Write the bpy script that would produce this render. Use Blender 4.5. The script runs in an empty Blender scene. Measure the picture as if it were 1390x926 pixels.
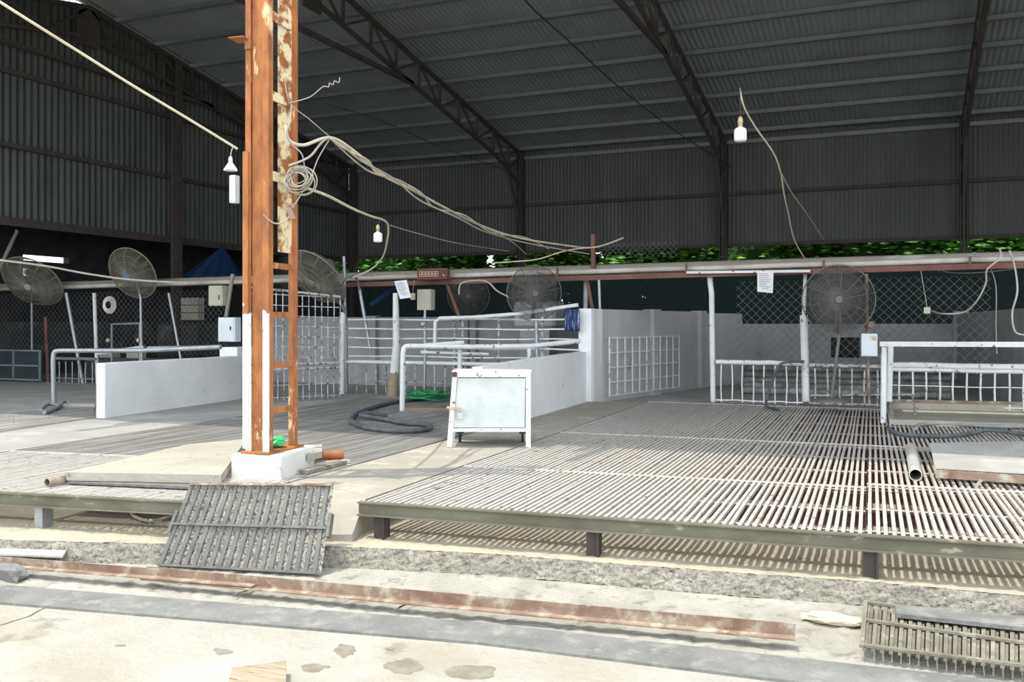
import bpy, bmesh, math, random
from math import sin, cos, pi, radians, sqrt
from mathutils import Vector, Matrix
random.seed(7)
S = bpy.context.scene
COL = S.collection

# ------------------------------------------------------------------ camera, world, sun, exposure
F = 1250.0; YAW = radians(23.2); HC = 1.55; CX = 695.0; HY = 440.0
cam_data = bpy.data.cameras.new('camera'); cam = bpy.data.objects.new('camera', cam_data); COL.objects.link(cam)
cam.location = (0, 0, HC); cam.rotation_euler = (pi/2, 0, YAW)
cam_data.sensor_width = 36; cam_data.lens = 36*F/1390; cam_data.shift_y = (HY-463)/1390
cam_data.clip_start = .05; cam_data.clip_end = 300
S.camera = cam

world = bpy.data.worlds.new('world'); S.world = world; world.use_nodes = True
wn = world.node_tree; bg = wn.nodes['Background']
bg.inputs[0].default_value = (.86, .93, 1, 1); bg.inputs[1].default_value = 4.0
sun_data = bpy.data.lights.new('sun', 'SUN'); sun = bpy.data.objects.new('sun', sun_data); COL.objects.link(sun)
sun_data.energy = 5.0; sun_data.angle = radians(.6); sun_data.color = (1, .93, .78)
SUN_DIR = Vector((-.26, -.15, .95)).normalized()
sun.rotation_euler = SUN_DIR.to_track_quat('Z', 'Y').to_euler(); sun.location = (0, 0, 20)
S.view_settings.view_transform = 'Standard'; S.view_settings.look = 'None'
S.view_settings.exposure = -.50; S.view_settings.gamma = 1; S.view_settings.use_curve_mapping = False

# ------------------------------------------------------------------ helpers: places
FW = Vector((-sin(YAW), cos(YAW), 0)); RT = Vector((cos(YAW), sin(YAW), 0)); CAM = Vector((0, 0, HC))
def ray(px, py): return FW + RT*((px-CX)/F) + Vector((0, 0, (HY-py)/F))
def D(px, py, d): return CAM + ray(px, py)*d
def Z(px, py, z=.40): r = ray(px, py); return CAM + r*((z-HC)/r.z)
def Y(px, py, y): r = ray(px, py); return CAM + r*(y/r.y)
def XW(px, py, x): r = ray(px, py); return CAM + r*(x/r.x)

# ------------------------------------------------------------------ helpers: materials
def mat(name, c1, c2=None, scale=4, rough=.8, metal=0, bump=0, bscale=40, c3=None, t3=.62, s3=9, w3=.05, alpha=None, stretch=None, detail=6):
    m = bpy.data.materials.new(name); m.use_nodes = True; nt = m.node_tree; N = nt.nodes; Lk = nt.links
    b = N['Principled BSDF']; b.inputs['Roughness'].default_value = rough; b.inputs['Metallic'].default_value = metal
    b.inputs['Specular IOR Level'].default_value = .3
    tc = N.new('ShaderNodeTexCoord'); src = tc.outputs['Object']
    if stretch:
        mp = N.new('ShaderNodeMapping'); mp.inputs['Scale'].default_value = stretch; Lk.new(src, mp.inputs[0]); src = mp.outputs[0]
    def noise(s, det=detail):
        n = N.new('ShaderNodeTexNoise'); n.inputs['Scale'].default_value = s; n.inputs['Detail'].default_value = det
        n.inputs['Roughness'].default_value = .62; Lk.new(src, n.inputs['Vector']); return n.outputs['Fac']
    def ramp(fac, a, z):
        r = N.new('ShaderNodeMapRange'); r.inputs[1].default_value = a; r.inputs[2].default_value = z; Lk.new(fac, r.inputs[0]); return r.outputs[0]
    def mix(fac, A, B):
        x = N.new('ShaderNodeMix'); x.data_type = 'RGBA'; Lk.new(fac, x.inputs[0])
        for s, v in ((x.inputs[6], A), (x.inputs[7], B)):
            if isinstance(v, tuple): s.default_value = (*v, 1)
            else: Lk.new(v, s)
        return x.outputs[2]
    col = None
    if c2: col = mix(ramp(noise(scale), .36, .64), c1, c2)
    else: b.inputs['Base Color'].default_value = (*c1, 1)
    if c3: col = mix(ramp(noise(s3, 8), t3-w3, t3+w3), col if col else c1, c3)
    if col: Lk.new(col, b.inputs['Base Color'])
    if bump:
        bp = N.new('ShaderNodeBump'); bp.inputs['Strength'].default_value = bump; bp.inputs['Distance'].default_value = .02
        Lk.new(noise(bscale, 8), bp.inputs['Height']); Lk.new(bp.outputs[0], b.inputs['Normal'])
    if alpha:
        Lk.new(ramp(noise(alpha[0], 3), alpha[1]-.02, alpha[1]+.02), b.inputs['Alpha'])
    return m
M = {}
M['street'] = mat('street_concrete', (.325, .298, .242), (.40, .385, .35), 1.6, .9, 0, .8, 22, (.26, .235, .19), .66, 2.4, .03)
M['midgrey'] = mat('mottled_grey', (.17, .17, .162), (.235, .233, .222), 4, .9, 0, .7, 50, (.30, .29, .265), .60, 9, .08)
M['apron'] = mat('pale_cement', (.32, .30, .255), (.41, .392, .35), 3, .95, 0, 1, 22, (.24, .225, .19), .60, 9)
M['curb'] = mat('cream_cement', (.45, .40, .30), (.39, .355, .28), 1.7, .95, 0, .7, 18, (.28, .255, .205), .62, 7)
M['curbrough'] = mat('broken_cement', (.33, .305, .255), (.42, .39, .33), 5, 1, 0, 1, 45, (.20, .19, .165), .56, 55, .08)
M['yard'] = mat('yard_concrete', (.29, .285, .27), (.37, .36, .34), 1.5, .85, 0, .3, 25, (.45, .43, .39), .62, 2.2, .08)
M['pit'] = mat('pit_concrete', (.42, .37, .29), (.34, .31, .26), 2, .95, 0, .4, 20)
M['ramp'] = mat('worn_concrete', (.38, .345, .285), (.32, .30, .265), 2.2, .9, 0, .5, 25, (.45, .42, .36), .6, 5)
M['grate'] = mat('worn_grating_steel', (.50, .47, .43), (.60, .57, .53), 9, .42, .1, .3, 60, (.30, .19, .14), .62, 9)
M['gratedark'] = mat('dusty_grating_steel', (.20, .19, .175), (.35, .34, .325), 5, .55, .1, .3, 60, (.46, .45, .43), .62, 4, .05, None, (1.6, .16, 1))
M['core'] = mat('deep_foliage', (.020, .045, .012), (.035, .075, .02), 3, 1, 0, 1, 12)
M['joist'] = mat('red_oxide_steel', (.12, .05, .04), (.20, .11, .09), 6, .8, .1)
M['beam'] = mat('olive_dusty_steel', (.13, .123, .088), (.19, .18, .135), 7, .7, .1, .2, 40, (.40, .38, .31), .66, 14, .05, None, (.4, .4, 1))
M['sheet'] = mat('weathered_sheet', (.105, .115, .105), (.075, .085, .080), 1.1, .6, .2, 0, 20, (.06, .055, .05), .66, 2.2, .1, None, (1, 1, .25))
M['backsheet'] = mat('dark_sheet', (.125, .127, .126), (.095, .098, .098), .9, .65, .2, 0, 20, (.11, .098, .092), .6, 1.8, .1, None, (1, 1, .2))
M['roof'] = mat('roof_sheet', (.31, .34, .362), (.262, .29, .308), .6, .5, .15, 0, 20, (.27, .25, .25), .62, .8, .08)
M['purlin'] = mat('grey_purlin_steel', (.205, .225, .235), (.175, .19, .195), 3, .5, .2)
M['truss'] = mat('dark_rusty_truss', (.062, .053, .050), (.085, .07, .063), 5, .8, .1)
M['concwall'] = mat('grey_render', (.42, .42, .42), (.33, .33, .33), 1.5, .9, 0, .2, 30, (.14, .14, .14), .70, 3, .04)
M['white'] = mat('whitewash', (.86, .87, .87), (.76, .77, .77), 1.4, .85, 0, .25, 30, (.40, .40, .40), .69, 6, .03)
M['block'] = mat('whitewashed_block', (.80, .80, .76), (.70, .69, .64), 3, .85, 0, .5, 40, (.33, .32, .28), .66, 7, .03)
M['whitepaint'] = mat('chipped_white_paint', (.76, .77, .76), (.64, .65, .65), 4, .6, 0, .2, 60, (.20, .14, .11), .63, 14, .02)
M['greypaint'] = mat('flaked_white_rod', (.58, .59, .59), (.36, .36, .36), 9, .7, .1, 0, 40, (.13, .10, .085), .56, 18, .03)
M['mud'] = mat('dark_damp_wall', (.10, .105, .10), (.05, .055, .055), 1.7, .95, 0, .2, 20, (.22, .22, .20), .66, 2.3, .08)
M['dark'] = mat('soot_dark', (.03, .03, .032), (.05, .05, .05), 3, .9)
M['darkteal'] = mat('dark_teal_sheet', (.04, .06, .065), (.03, .04, .045), 2, .8)
M['rust'] = mat('rusty_steel', (.38, .16, .065), (.27, .11, .05), 6, .8, .15, .3, 50, (.80, .56, .27), .70, 6, .02, None, (1, 1, .4))
M['peel'] = mat('peeled_rusty_steel', (.40, .16, .055), (.28, .10, .04), 9, .8, .1, .3, 50, (.80, .68, .44), .50, 7, .05, None, (1, 1, 1.2))
M['rustbar'] = mat('dusty_rust_bar', (.20, .12, .085), (.31, .235, .18), 5, .85, .1, .3, 60, (.44, .40, .32), .58, 9, .08)
M['redsteel'] = mat('red_primer_steel', (.15, .065, .052), (.20, .10, .08), 4, .7)
M['pipe'] = mat('aged_plastic_pipe', (.32, .285, .24), (.24, .215, .185), 2, .5, 0, 0, 40, (.44, .41, .37), .62, 4, .05, None, (.25, 1, 1))
M['pipe2'] = mat('white_plastic_pipe', (.58, .55, .50), (.40, .36, .30), 2.5, .45)
M['galv'] = mat('galvanised_tube', (.42, .44, .45), (.32, .34, .35), 8, .4, .5)
M['wood'] = mat('weathered_wood', (.42, .35, .25), (.30, .24, .17), 14, .85, 0, .6, 30, (.18, .14, .10), .62, 20, .05, None, (.3, 3, 3))
M['timber'] = mat('brown_timber', (.30, .21, .15), (.24, .17, .12), 8, .8, 0, .3, 30)
M['plate'] = mat('dull_metal_plate', (.46, .44, .41), (.56, .55, .52), 2.5, .5, .25, .15, 20, (.64, .63, .60), .60, 4, .08)
M['slab'] = mat('cast_slab', (.42, .39, .32), (.35, .33, .28), 2, .9, 0, .4, 30, (.22, .21, .16), .64, 14)
M['fan'] = mat('fan_wire', (.25, .232, .185), None, 4, .6, .2)
M['fandark'] = mat('fan_wire_dark', (.15, .145, .135), None, 4, .6, .2)
M['blade'] = mat('fan_blade', (.13, .13, .12), None, 4, .5, .3)
M['badge'] = mat('blue_badge', (.12, .22, .38), None, 4, .5)
M['silver'] = mat('silver_badge', (.55, .55, .52), None, 4, .4, .3)
M['galvdark'] = mat('dusty_mesh_wire', (.16, .165, .165), None, 8, .7, .1)
M['hose'] = mat('dusty_black_hose', (.07, .08, .09), (.13, .14, .15), 9, .7)
M['greyhose'] = mat('grey_hose', (.33, .33, .32), (.25, .25, .25), 9, .7)
M['green'] = mat('green_hose', (.02, .22, .07), (.04, .32, .12), 9, .5)
M['greenbag'] = mat('green_plastic_bag', (.03, .45, .12), (.08, .60, .25), 12, .35)
M['cable'] = mat('dusty_cable', (.42, .38, .32), (.33, .30, .26), 9, .7)
M['darkcable'] = mat('dark_cable', (.05, .045, .04), None, 4, .7)
M['creamcable'] = mat('cream_cable', (.62, .55, .42), (.5, .45, .34), 9, .7)
M['bulb'] = mat('bulb_plastic', (.80, .82, .80), None, 4, .3)
M['brass'] = mat('lamp_socket_brass', (.45, .33, .18), (.6, .5, .34), 20, .5, .3)
M['boxcream'] = mat('cream_enamel', (.52, .50, .40), (.46, .44, .35), 4, .5)
M['boxwhite'] = mat('white_enamel', (.72, .76, .78), (.66, .70, .72), 4, .5)
M['paper'] = mat('paper', (.78, .78, .78), (.70, .70, .71), 7, .9)
M['ink'] = mat('grey_ink', (.35, .35, .37))
M['blue'] = mat('blue_tarpaulin', (.012, .045, .11), (.008, .03, .08), 2, .6)
M['cloth'] = mat('blue_cloth', (.035, .06, .16), (.03, .045, .11), 3, .9, 0, 0, 30, (.35, .40, .52), .58, 12, .02, None, (3, 3, .4))
M['tank'] = mat('grey_white_plastic', (.40, .41, .42), (.34, .35, .36), 2, .6)
M['leaf'] = mat('leaf_green', (.16, .36, .06), (.06, .17, .03), 1.5, .6)
M['leafbright'] = mat('leaf_fresh_green', (.24, .50, .08), (.12, .30, .05), 1.2, .6)
M['bark'] = mat('bark', (.12, .09, .06), (.08, .06, .04), 6, .9)
M['net'] = mat('shade_net', (.02, .035, .035), None, 4, .9, alpha=(9, .36))
M['amber'] = mat('amber_digit', (.62, .40, .28), None, 4, .6)
M['display'] = mat('display_face', (.10, .04, .03), None, 4, .5)
M['sand'] = mat('cream_sand', (.70, .62, .44), (.62, .54, .38), 6, 1, 0, .5, 40)
M['orange'] = mat('orange_plastic', (.75, .32, .05), None, 4, .6)

# column paint: bare rust above, whitewash on the lowest part, as on the real steel
def column_mat(name, whiteness):
    m = mat(name, (.50, .20, .065), (.27, .10, .045), 9, .8, .05, .4, 50, (.80, .60, .34), .645, 5, .025, None, (1, 1, .35))
    nt = m.node_tree; N = nt.nodes; Lk = nt.links; b = N['Principled BSDF']
    old = b.inputs['Base Color'].links[0].from_socket
    tc = N.new('ShaderNodeNewGeometry'); sp = N.new('ShaderNodeSeparateXYZ'); Lk.new(tc.outputs['Position'], sp.inputs[0])
    n = N.new('ShaderNodeTexNoise'); n.inputs['Scale'].default_value = 11; n.inputs['Detail'].default_value = 6; Lk.new(tc.outputs['Position'], n.inputs['Vector'])
    a = N.new('ShaderNodeMath'); a.operation = 'MULTIPLY_ADD'; Lk.new(n.outputs['Fac'], a.inputs[0]); a.inputs[1].default_value = .9; Lk.new(sp.outputs['Z'], a.inputs[2])
    r = N.new('ShaderNodeMapRange'); Lk.new(a.outputs[0], r.inputs[0]); r.inputs[1].default_value = whiteness; r.inputs[2].default_value = whiteness+.03
    x = N.new('ShaderNodeMix'); x.data_type = 'RGBA'; Lk.new(r.outputs[0], x.inputs[0]); x.inputs[6].default_value = (.80, .79, .73, 1); Lk.new(old, x.inputs[7])
    Lk.new(x.outputs[2], b.inputs['Base Color'])
    return m
M['column'] = column_mat('rusty_column_steel', -9)
M['flange'] = column_mat('flange_paint', 2.05)

# ------------------------------------------------------------------ helpers: meshes and objects
LOC = {}
class MB:
    def __init__(s): s.v = []; s.f = []; s.smooth = []
    def add(s, vs, fs, sm=False):
        o = len(s.v); s.v += [tuple(v) for v in vs]; s.f += [tuple(i+o for i in f) for f in fs]; s.smooth += [sm]*len(fs)
    def hexa(s, p):   # 8 points: bottom 4 ccw, top 4 ccw
        s.add(p, [(3, 2, 1, 0), (4, 5, 6, 7), (0, 1, 5, 4), (1, 2, 6, 5), (2, 3, 7, 6), (3, 0, 4, 7)]); return s
    def box(s, c, sz, rz=0, rx=0, ry=0):
        R = Matrix.Rotation(rz, 3, 'Z') @ Matrix.Rotation(ry, 3, 'Y') @ Matrix.Rotation(rx, 3, 'X'); c = Vector(c); h = [a/2 for a in sz]
        return s.hexa([c+R@Vector((x*h[0], y*h[1], z*h[2])) for z in (-1, 1) for x, y in ((-1, -1), (1, -1), (1, 1), (-1, 1))])
    def bar(s, p, q, w, h, up=(0, 0, 1)):
        p = Vector(p); q = Vector(q); d = (q-p).normalized(); u = Vector(up)
        if abs(d.dot(u)) > .99: u = Vector((0, 1, 0))
        a = d.cross(u).normalized()*(w/2); b = a.cross(d).normalized()*(h/2)
        return s.hexa([p-a-b, p+a-b, q+a-b, q-a-b, p-a+b, p+a+b, q+a+b, q-a+b])
    def prism(s, pts, z0, z1):
        n = len(pts); t = [z1]*n if not isinstance(z1, (list, tuple)) else z1
        vs = [(p[0], p[1], z0) for p in pts]+[(p[0], p[1], t[i]) for i, p in enumerate(pts)]
        s.add(vs, [tuple(range(n-1, -1, -1)), tuple(range(n, 2*n))]+[(i, (i+1) % n, (i+1) % n+n, i+n) for i in range(n)]); return s
    def slabq(s, a, b, c, d, th):   # quad slab, a,b,c,d top corners ccw, thickness below along normal
        a, b, c, d = map(Vector, (a, b, c, d)); n = (b-a).cross(d-a).normalized()*th
        return s.hexa([a-n, b-n, c-n, d-n, a, b, c, d])
    def tube(s, pts, r, seg=8, caps=True, smooth=True):
        pts = [Vector(p) for p in pts]; n = len(pts); rings = []
        rr = r if isinstance(r, (list, tuple)) else [r]*n
        t0 = (pts[1]-pts[0]).normalized(); u = t0.cross(Vector((0, 0, 1)))
        if u.length < .01: u = t0.cross(Vector((0, 1, 0)))
        u.normalize(); vs = []
        for i, p in enumerate(pts):
            t = (pts[min(i+1, n-1)]-pts[max(i-1, 0)]).normalized()
            u = (u-t*u.dot(t)).normalized(); w = t.cross(u)
            vs += [p+(u*cos(2*pi*k/seg)+w*sin(2*pi*k/seg))*rr[i] for k in range(seg)]
        fs = [(i*seg+k, i*seg+(k+1) % seg, (i+1)*seg+(k+1) % seg, (i+1)*seg+k) for i in range(n-1) for k in range(seg)]
        s.add(vs, fs, smooth)
        if caps: s.add(vs[:seg], [tuple(range(seg-1, -1, -1))]); s.add(vs[-seg:], [tuple(range(seg))])
        return s
    def lathe(s, c, prof, seg=16, axis=None):
        c = Vector(c); q = Vector(axis or (0, 0, 1)).normalized().to_track_quat('Z', 'Y'); vs = []
        for r, z in prof: vs += [c+q@Vector((r*cos(2*pi*k/seg), r*sin(2*pi*k/seg), z)) for k in range(seg)]
        m = len(prof)
        s.add(vs, [(i*seg+k, i*seg+(k+1) % seg, (i+1)*seg+(k+1) % seg, (i+1)*seg+k) for i in range(m-1) for k in range(seg)], True)
        s.add(vs[:seg], [tuple(range(seg-1, -1, -1))]); s.add(vs[-seg:], [tuple(range(seg))]); return s
    def hollow(s, p, q, r, th, seg=20):
        p = Vector(p); q = Vector(q); d = (q-p).normalized(); L = (q-p).length
        qq = d.to_track_quat('Z', 'Y'); vs = []
        for rad, z in ((r, 0), (r, L), (r-th, L), (r-th, 0)):
            vs += [p+qq@Vector((rad*cos(2*pi*k/seg), rad*sin(2*pi*k/seg), z)) for k in range(seg)]
        s.add(vs, [(i*seg+k, i*seg+(k+1) % seg, ((i+1) % 4)*seg+(k+1) % seg, ((i+1) % 4)*seg+k) for i in range(4) for k in range(seg)], False); return s
    def build(s, name, m, parent=None, **kw):
        me = bpy.data.meshes.new(name)
        if parent is None:
            xs = [v[0] for v in s.v]; ys = [v[1] for v in s.v]; zs = [v[2] for v in s.v]
            o = Vector(((min(xs)+max(xs))/2, (min(ys)+max(ys))/2, min(zs)))
        else: o = LOC[parent.name]
        me.from_pydata([Vector(v)-o for v in s.v], [], s.f); me.update()
        me.polygons.foreach_set('use_smooth', s.smooth)
        me.materials.append(M[m]); ob = bpy.data.objects.new(name, me); COL.objects.link(ob); LOC[ob.name] = o
        if parent is None: ob.location = o
        else: ob.parent = parent
        for k, v in kw.items(): ob[k] = v
        return ob
def smooth_path(pts, n=6):
    P = [Vector(p) for p in pts]; out = []
    for i in range(len(P)-1):
        a = P[max(i-1, 0)]; b = P[i]; c = P[i+1]; d = P[min(i+2, len(P)-1)]
        for k in range(n):
            t = k/n; out.append(.5*((2*b)+(c-a)*t+(2*a-5*b+4*c-d)*t*t+(3*b-a-3*c+d)*t**3))
    return out+[P[-1]]
def thing(name, label, cat, loc, group=None):
    o = bpy.data.objects.new(name, None); o.empty_display_size = .1; COL.objects.link(o); o.location = loc; LOC[o.name] = Vector(loc)
    return tag(o, label, cat, group)
def tag(o, label, cat, group=None):
    o['label'] = label; o['category'] = cat
    if group: o['group'] = group
    return o
def struct(o): o['kind'] = 'structure'; return o
def copy_tree(o, parent=None):
    c = o.copy(); COL.objects.link(c); LOC[c.name] = LOC[o.name]
    if parent: c.parent = parent; c.matrix_parent_inverse = o.matrix_parent_inverse.copy()
    for ch in KIDS(o): copy_tree(ch, c)
    return c
def KIDS(o): return [x for x in COL.objects if x.parent == o]

# ================================================================== SETTING
# ---- street and steps
street = MB(); street.box((0, 10, -.1), (140, 110, .2)); struct(street.build('floor', 'street'))
fl = [o_ for o_ in COL.objects if o_.name == 'floor'][0]
def blot(x, y, w, h, seed, m='stain'):
    rnd = random.Random(seed); a, b, u = Z(x, y, 0), Z(x+w, y, 0), Z(x, y+h, 0); ex_ = (b-a); ey_ = (a-u); n_ = 26; rs = [1]
    for k in range(n_-1): rs.append(min(1.25, max(.55, rs[-1]+rnd.uniform(-.22, .22))))
    mb = MB(); mb.prism([tuple((a+ex_*cos(2*pi*k/n_)*rs[k]+ey_*sin(2*pi*k/n_)*rs[k]).xy) for k in range(n_)], 0, .0015); mb.build('wet_stain', m, fl)
M['stain'] = mat('damp_concrete', (.19, .17, .13), (.27, .245, .20), 12, .9, 0, .5, 40)
for args in ((468, 884, 16, 9, 1), (428, 907, 18, 5, 2), (545, 903, 28, 11, 3), (300, 884, 14, 5, 4), (640, 912, 30, 9, 6), (528, 881, 9, 3, 7), (163, 877, 9, 2, 8)): blot(*args)
def crack(pts, z, w=.012):
    mb = MB(); P = [Z(x, y, z) for x, y in pts]; rnd = random.Random(len(pts))
    for a, b in zip(P, P[1:]):
        m_ = a.lerp(b, .5)+Vector((rnd.uniform(-.02, .02), rnd.uniform(-.02, .02), 0)); mb.bar(a, m_, w, .004); mb.bar(m_, b, w*.7, .004)
    mb.build('crack', 'joint', fl)
M['joint'] = mat('dark_joint', (.13, .12, .10), None, 4, 1)
crack([(-30, 858), (5, 848), (40, 837), (75, 821)], 0); crack([(318, 808), (332, 803), (352, 796)], .04); crack([(535, 829), (560, 818), (580, 812)], .04)
def band(name, m, front, back, z0, z1, zp):
    pts = [Z(x, y, zp) for x, y in front]+[Z(x, y, zp) for x, y in reversed(back)]
    return MB().prism(pts, z0, z1).build(name, m)
E = [(-420, 716), (0, 731), (220, 737), (350, 737), (500, 742), (650, 749), (990, 775), (1200, 789), (1390, 807), (1750, 830)]
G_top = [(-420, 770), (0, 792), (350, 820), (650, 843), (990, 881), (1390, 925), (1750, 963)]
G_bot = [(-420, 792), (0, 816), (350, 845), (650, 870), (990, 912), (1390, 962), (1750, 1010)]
band_pts = [Z(x, y, .02) for x, y in G_bot]+[Z(x, y, .02) for x, y in reversed(G_top)]
struct(MB().prism(band_pts, -.02, .014).build('trim_1', 'midgrey'))  # flat band in a darker mottled grey between apron and street
# apron : fine mesh with crumbly relief
def relief(name, m, A, B, za, zb, nu, nv, amp, seed, parent=None, skirt=.1):
    rnd = random.Random(seed); vs = []; fs = []
    def at(L, t):
        t *= len(L)-1; i = min(int(t), len(L)-2); return L[i].lerp(L[i+1], t-i)
    for j in range(nv+1):
        for i in range(nu+1):
            p = at(A, i/nu).lerp(at(B, i/nu), j/nv); w = amp if 0 < j < nv else amp*.4
            vs.append((p.x+rnd.uniform(-w, w)*.7, p.y+rnd.uniform(-w, w)*.7, p.z+rnd.uniform(-w, w)))
    fs = [(j*(nu+1)+i, j*(nu+1)+i+1, (j+1)*(nu+1)+i+1, (j+1)*(nu+1)+i) for j in range(nv) for i in range(nu)]
    mb = MB(); mb.add(vs, fs, True); return mb.build(name, m, parent)
Ew = [Z(x, y, .18) for x, y in E]
Gw = [Z(x, y, .02) for x, y in G_top]
def resample(L, n):
    ds = [0]
    for a, b in zip(L, L[1:]): ds.append(ds[-1]+(b-a).length)
    out = []; k = 0
    for i in range(n):
        s_ = ds[-1]*i/(n-1)
        while k < len(L)-2 and ds[k+1] < s_: k += 1
        out.append(L[k].lerp(L[k+1], (s_-ds[k])/(ds[k+1]-ds[k])))
    return out
Er = resample(Ew, 41); Gr = resample(Gw, 41)
low = [Vector((e.x, e.y-.03, .05)) for e in Er]
ap = relief('trim_2', 'apron', [Vector((g.x, g.y-.03, .006)) for g in Gr], low, 0, 0, 200, 14, .006, 2); struct(ap)
topf = [Vector((e.x, e.y, .172)) for e in Er]
cf = relief('trim_3', 'curbrough', low, topf, 0, 0, 420, 10, .011, 3); struct(cf)
backl = [Vector((e.x*.97, e.y+.45, .18)) for e in Er]
ct = relief('trim_4', 'curb', topf, backl, 0, 0, 300, 8, .005, 4); struct(ct)
pit = [Vector((e.x, e.y+.4, 0)) for e in Er]
struct(MB().prism([(-22, 3.6)]+[(p.x, p.y) for p in pit[4:]]+[(13, 24), (-22, 24)], -.05, .176).build('trim_5', 'pit'))

# ---- raised concrete strips between the gratings (top at .40)
LFL, LFR, LBR, LBL = Vector((-7.35, 4.10, .4)), Vector((-4.12, 4.66, .4)), Vector((-4.36, 12.6, .4)), Vector((-7.8, 12.3, .4))
RFL, RFR, RBR, RBL = Vector((-3.24, 5.07, .4)), Vector((2.0, 5.56, .4)), Vector((1.75, 13.4, .4)), Vector((-3.52, 13.4, .4))
strip = MB()
fr0, fr1 = Vector((-4.02, 5.1, .4)), Vector((-3.28, 5.15, .4))
strip.prism([(-4.10, 5.0), (-3.28, 5.2), (-3.55, 13.4), (-4.38, 13.4)], .1, .395)
strip.hexa([Vector((-4.15, 4.62, .1)), Vector((-3.22, 4.95, .1)), Vector((-3.28, 5.2, .1)), Vector((-4.10, 5.0, .1)),
            Vector((-4.15, 4.62, .20)), Vector((-3.22, 4.95, .22)), Vector((-3.28, 5.2, .395)), Vector((-4.10, 5.0, .395))])
struct(strip.build('trim_6', 'ramp'))
struct(MB().prism([(-10.2, 3.2), (-7.40, 3.9), (-7.85, 12.4), (-7.9, 13.2), (-10.2, 13.2)], .1, .395).build('trim_7', 'yard'))
struct(MB().prism([(-19, 2.6), (-10.2, 2.9), (-10.2, 13.2), (-19, 13.2)], .1, .385).build('trim_8', 'yard'))
struct(MB().prism([(-19, 12.7-.1+.6), (-7.9, 13.2), (-7.8, 12.35), (-4.3, 12.65), (-4.38, 13.4), (-3.5, 13.42), (13, 13.42), (13, 24.3), (-19, 24.3)], .1, .392).build('trim_9', 'yard'))

# ---- roof, walls
YB, EZ, RY, RZ_, FYE = 24.0, 6.30, 14.0, 8.08, 7.3
SL = (RZ_-EZ)/(YB-RY)
def roof_z(y): return EZ+SL*(YB-y) if y > RY else RZ_-SL*(RY-y)
def corrugate(x0, x1, pitch, amp, rows, per=6):   # rows: list of functions x,off -> point
    n = int((x1-x0)/pitch*per); vs = []
    for rfun in rows:
        for i in range(n+1):
            x = x0+(x1-x0)*i/n; vs.append(rfun(x, amp*sin(2*pi*i/per)))
    fs = [(j*(n+1)+i, j*(n+1)+i+1, (j+1)*(n+1)+i+1, (j+1)*(n+1)+i) for j in range(len(rows)-1) for i in range(n)]
    mb = MB(); mb.add(vs, fs, True); return mb
X0, X1 = -15.8, 13.0
rf = corrugate(X0, X1, .115, .010, [lambda x, o, y=y: (x, y, roof_z(y)+.17+o) for y in (24.3, 19, RY)])
ceil = struct(rf.build('ceiling', 'roof'))
rf2 = corrugate(X0, X1, .115, .010, [lambda x, o, y=y: (x, y, roof_z(y)+.17+o) for y in (RY, 10, FYE)])
rf2.build('roof_sheet', 'roof', ceil)
for k in range(9):
    y = 23.75-1.12*k
    p = MB(); p.box((-1.4, y, roof_z(y)+.10), (28.6, .05, .11)); p.box((-1.4, y-.04, roof_z(y)+.05), (28.6, .10, .012)); p.build('purlin', 'purlin', ceil)
for k in range(6):
    y = 12.9-1.12*k
    p = MB(); p.box((-1.4, y, roof_z(y)+.10), (28.6, .05, .11)); p.box((-1.4, y-.04, roof_z(y)+.05), (28.6, .10, .012)); p.build('purlin', 'purlin', ceil)
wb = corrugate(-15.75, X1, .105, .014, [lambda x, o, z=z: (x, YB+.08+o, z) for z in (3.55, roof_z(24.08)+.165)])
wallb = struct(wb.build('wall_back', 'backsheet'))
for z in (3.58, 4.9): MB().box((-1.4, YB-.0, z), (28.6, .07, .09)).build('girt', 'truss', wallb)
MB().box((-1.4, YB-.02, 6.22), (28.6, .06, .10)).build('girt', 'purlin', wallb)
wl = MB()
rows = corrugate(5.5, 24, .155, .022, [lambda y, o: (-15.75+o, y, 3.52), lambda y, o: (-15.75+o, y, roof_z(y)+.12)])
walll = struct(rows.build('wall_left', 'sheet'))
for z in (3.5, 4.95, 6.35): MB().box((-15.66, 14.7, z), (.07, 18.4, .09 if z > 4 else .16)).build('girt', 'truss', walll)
rr_ = corrugate(10.5, 24, .155, .02, [lambda y, o: (13+o, y, 2.6), lambda y, o: (13+o, y, roof_z(y)+.12)]).build('wall_right', 'sheet'); struct(rr_)

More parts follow.
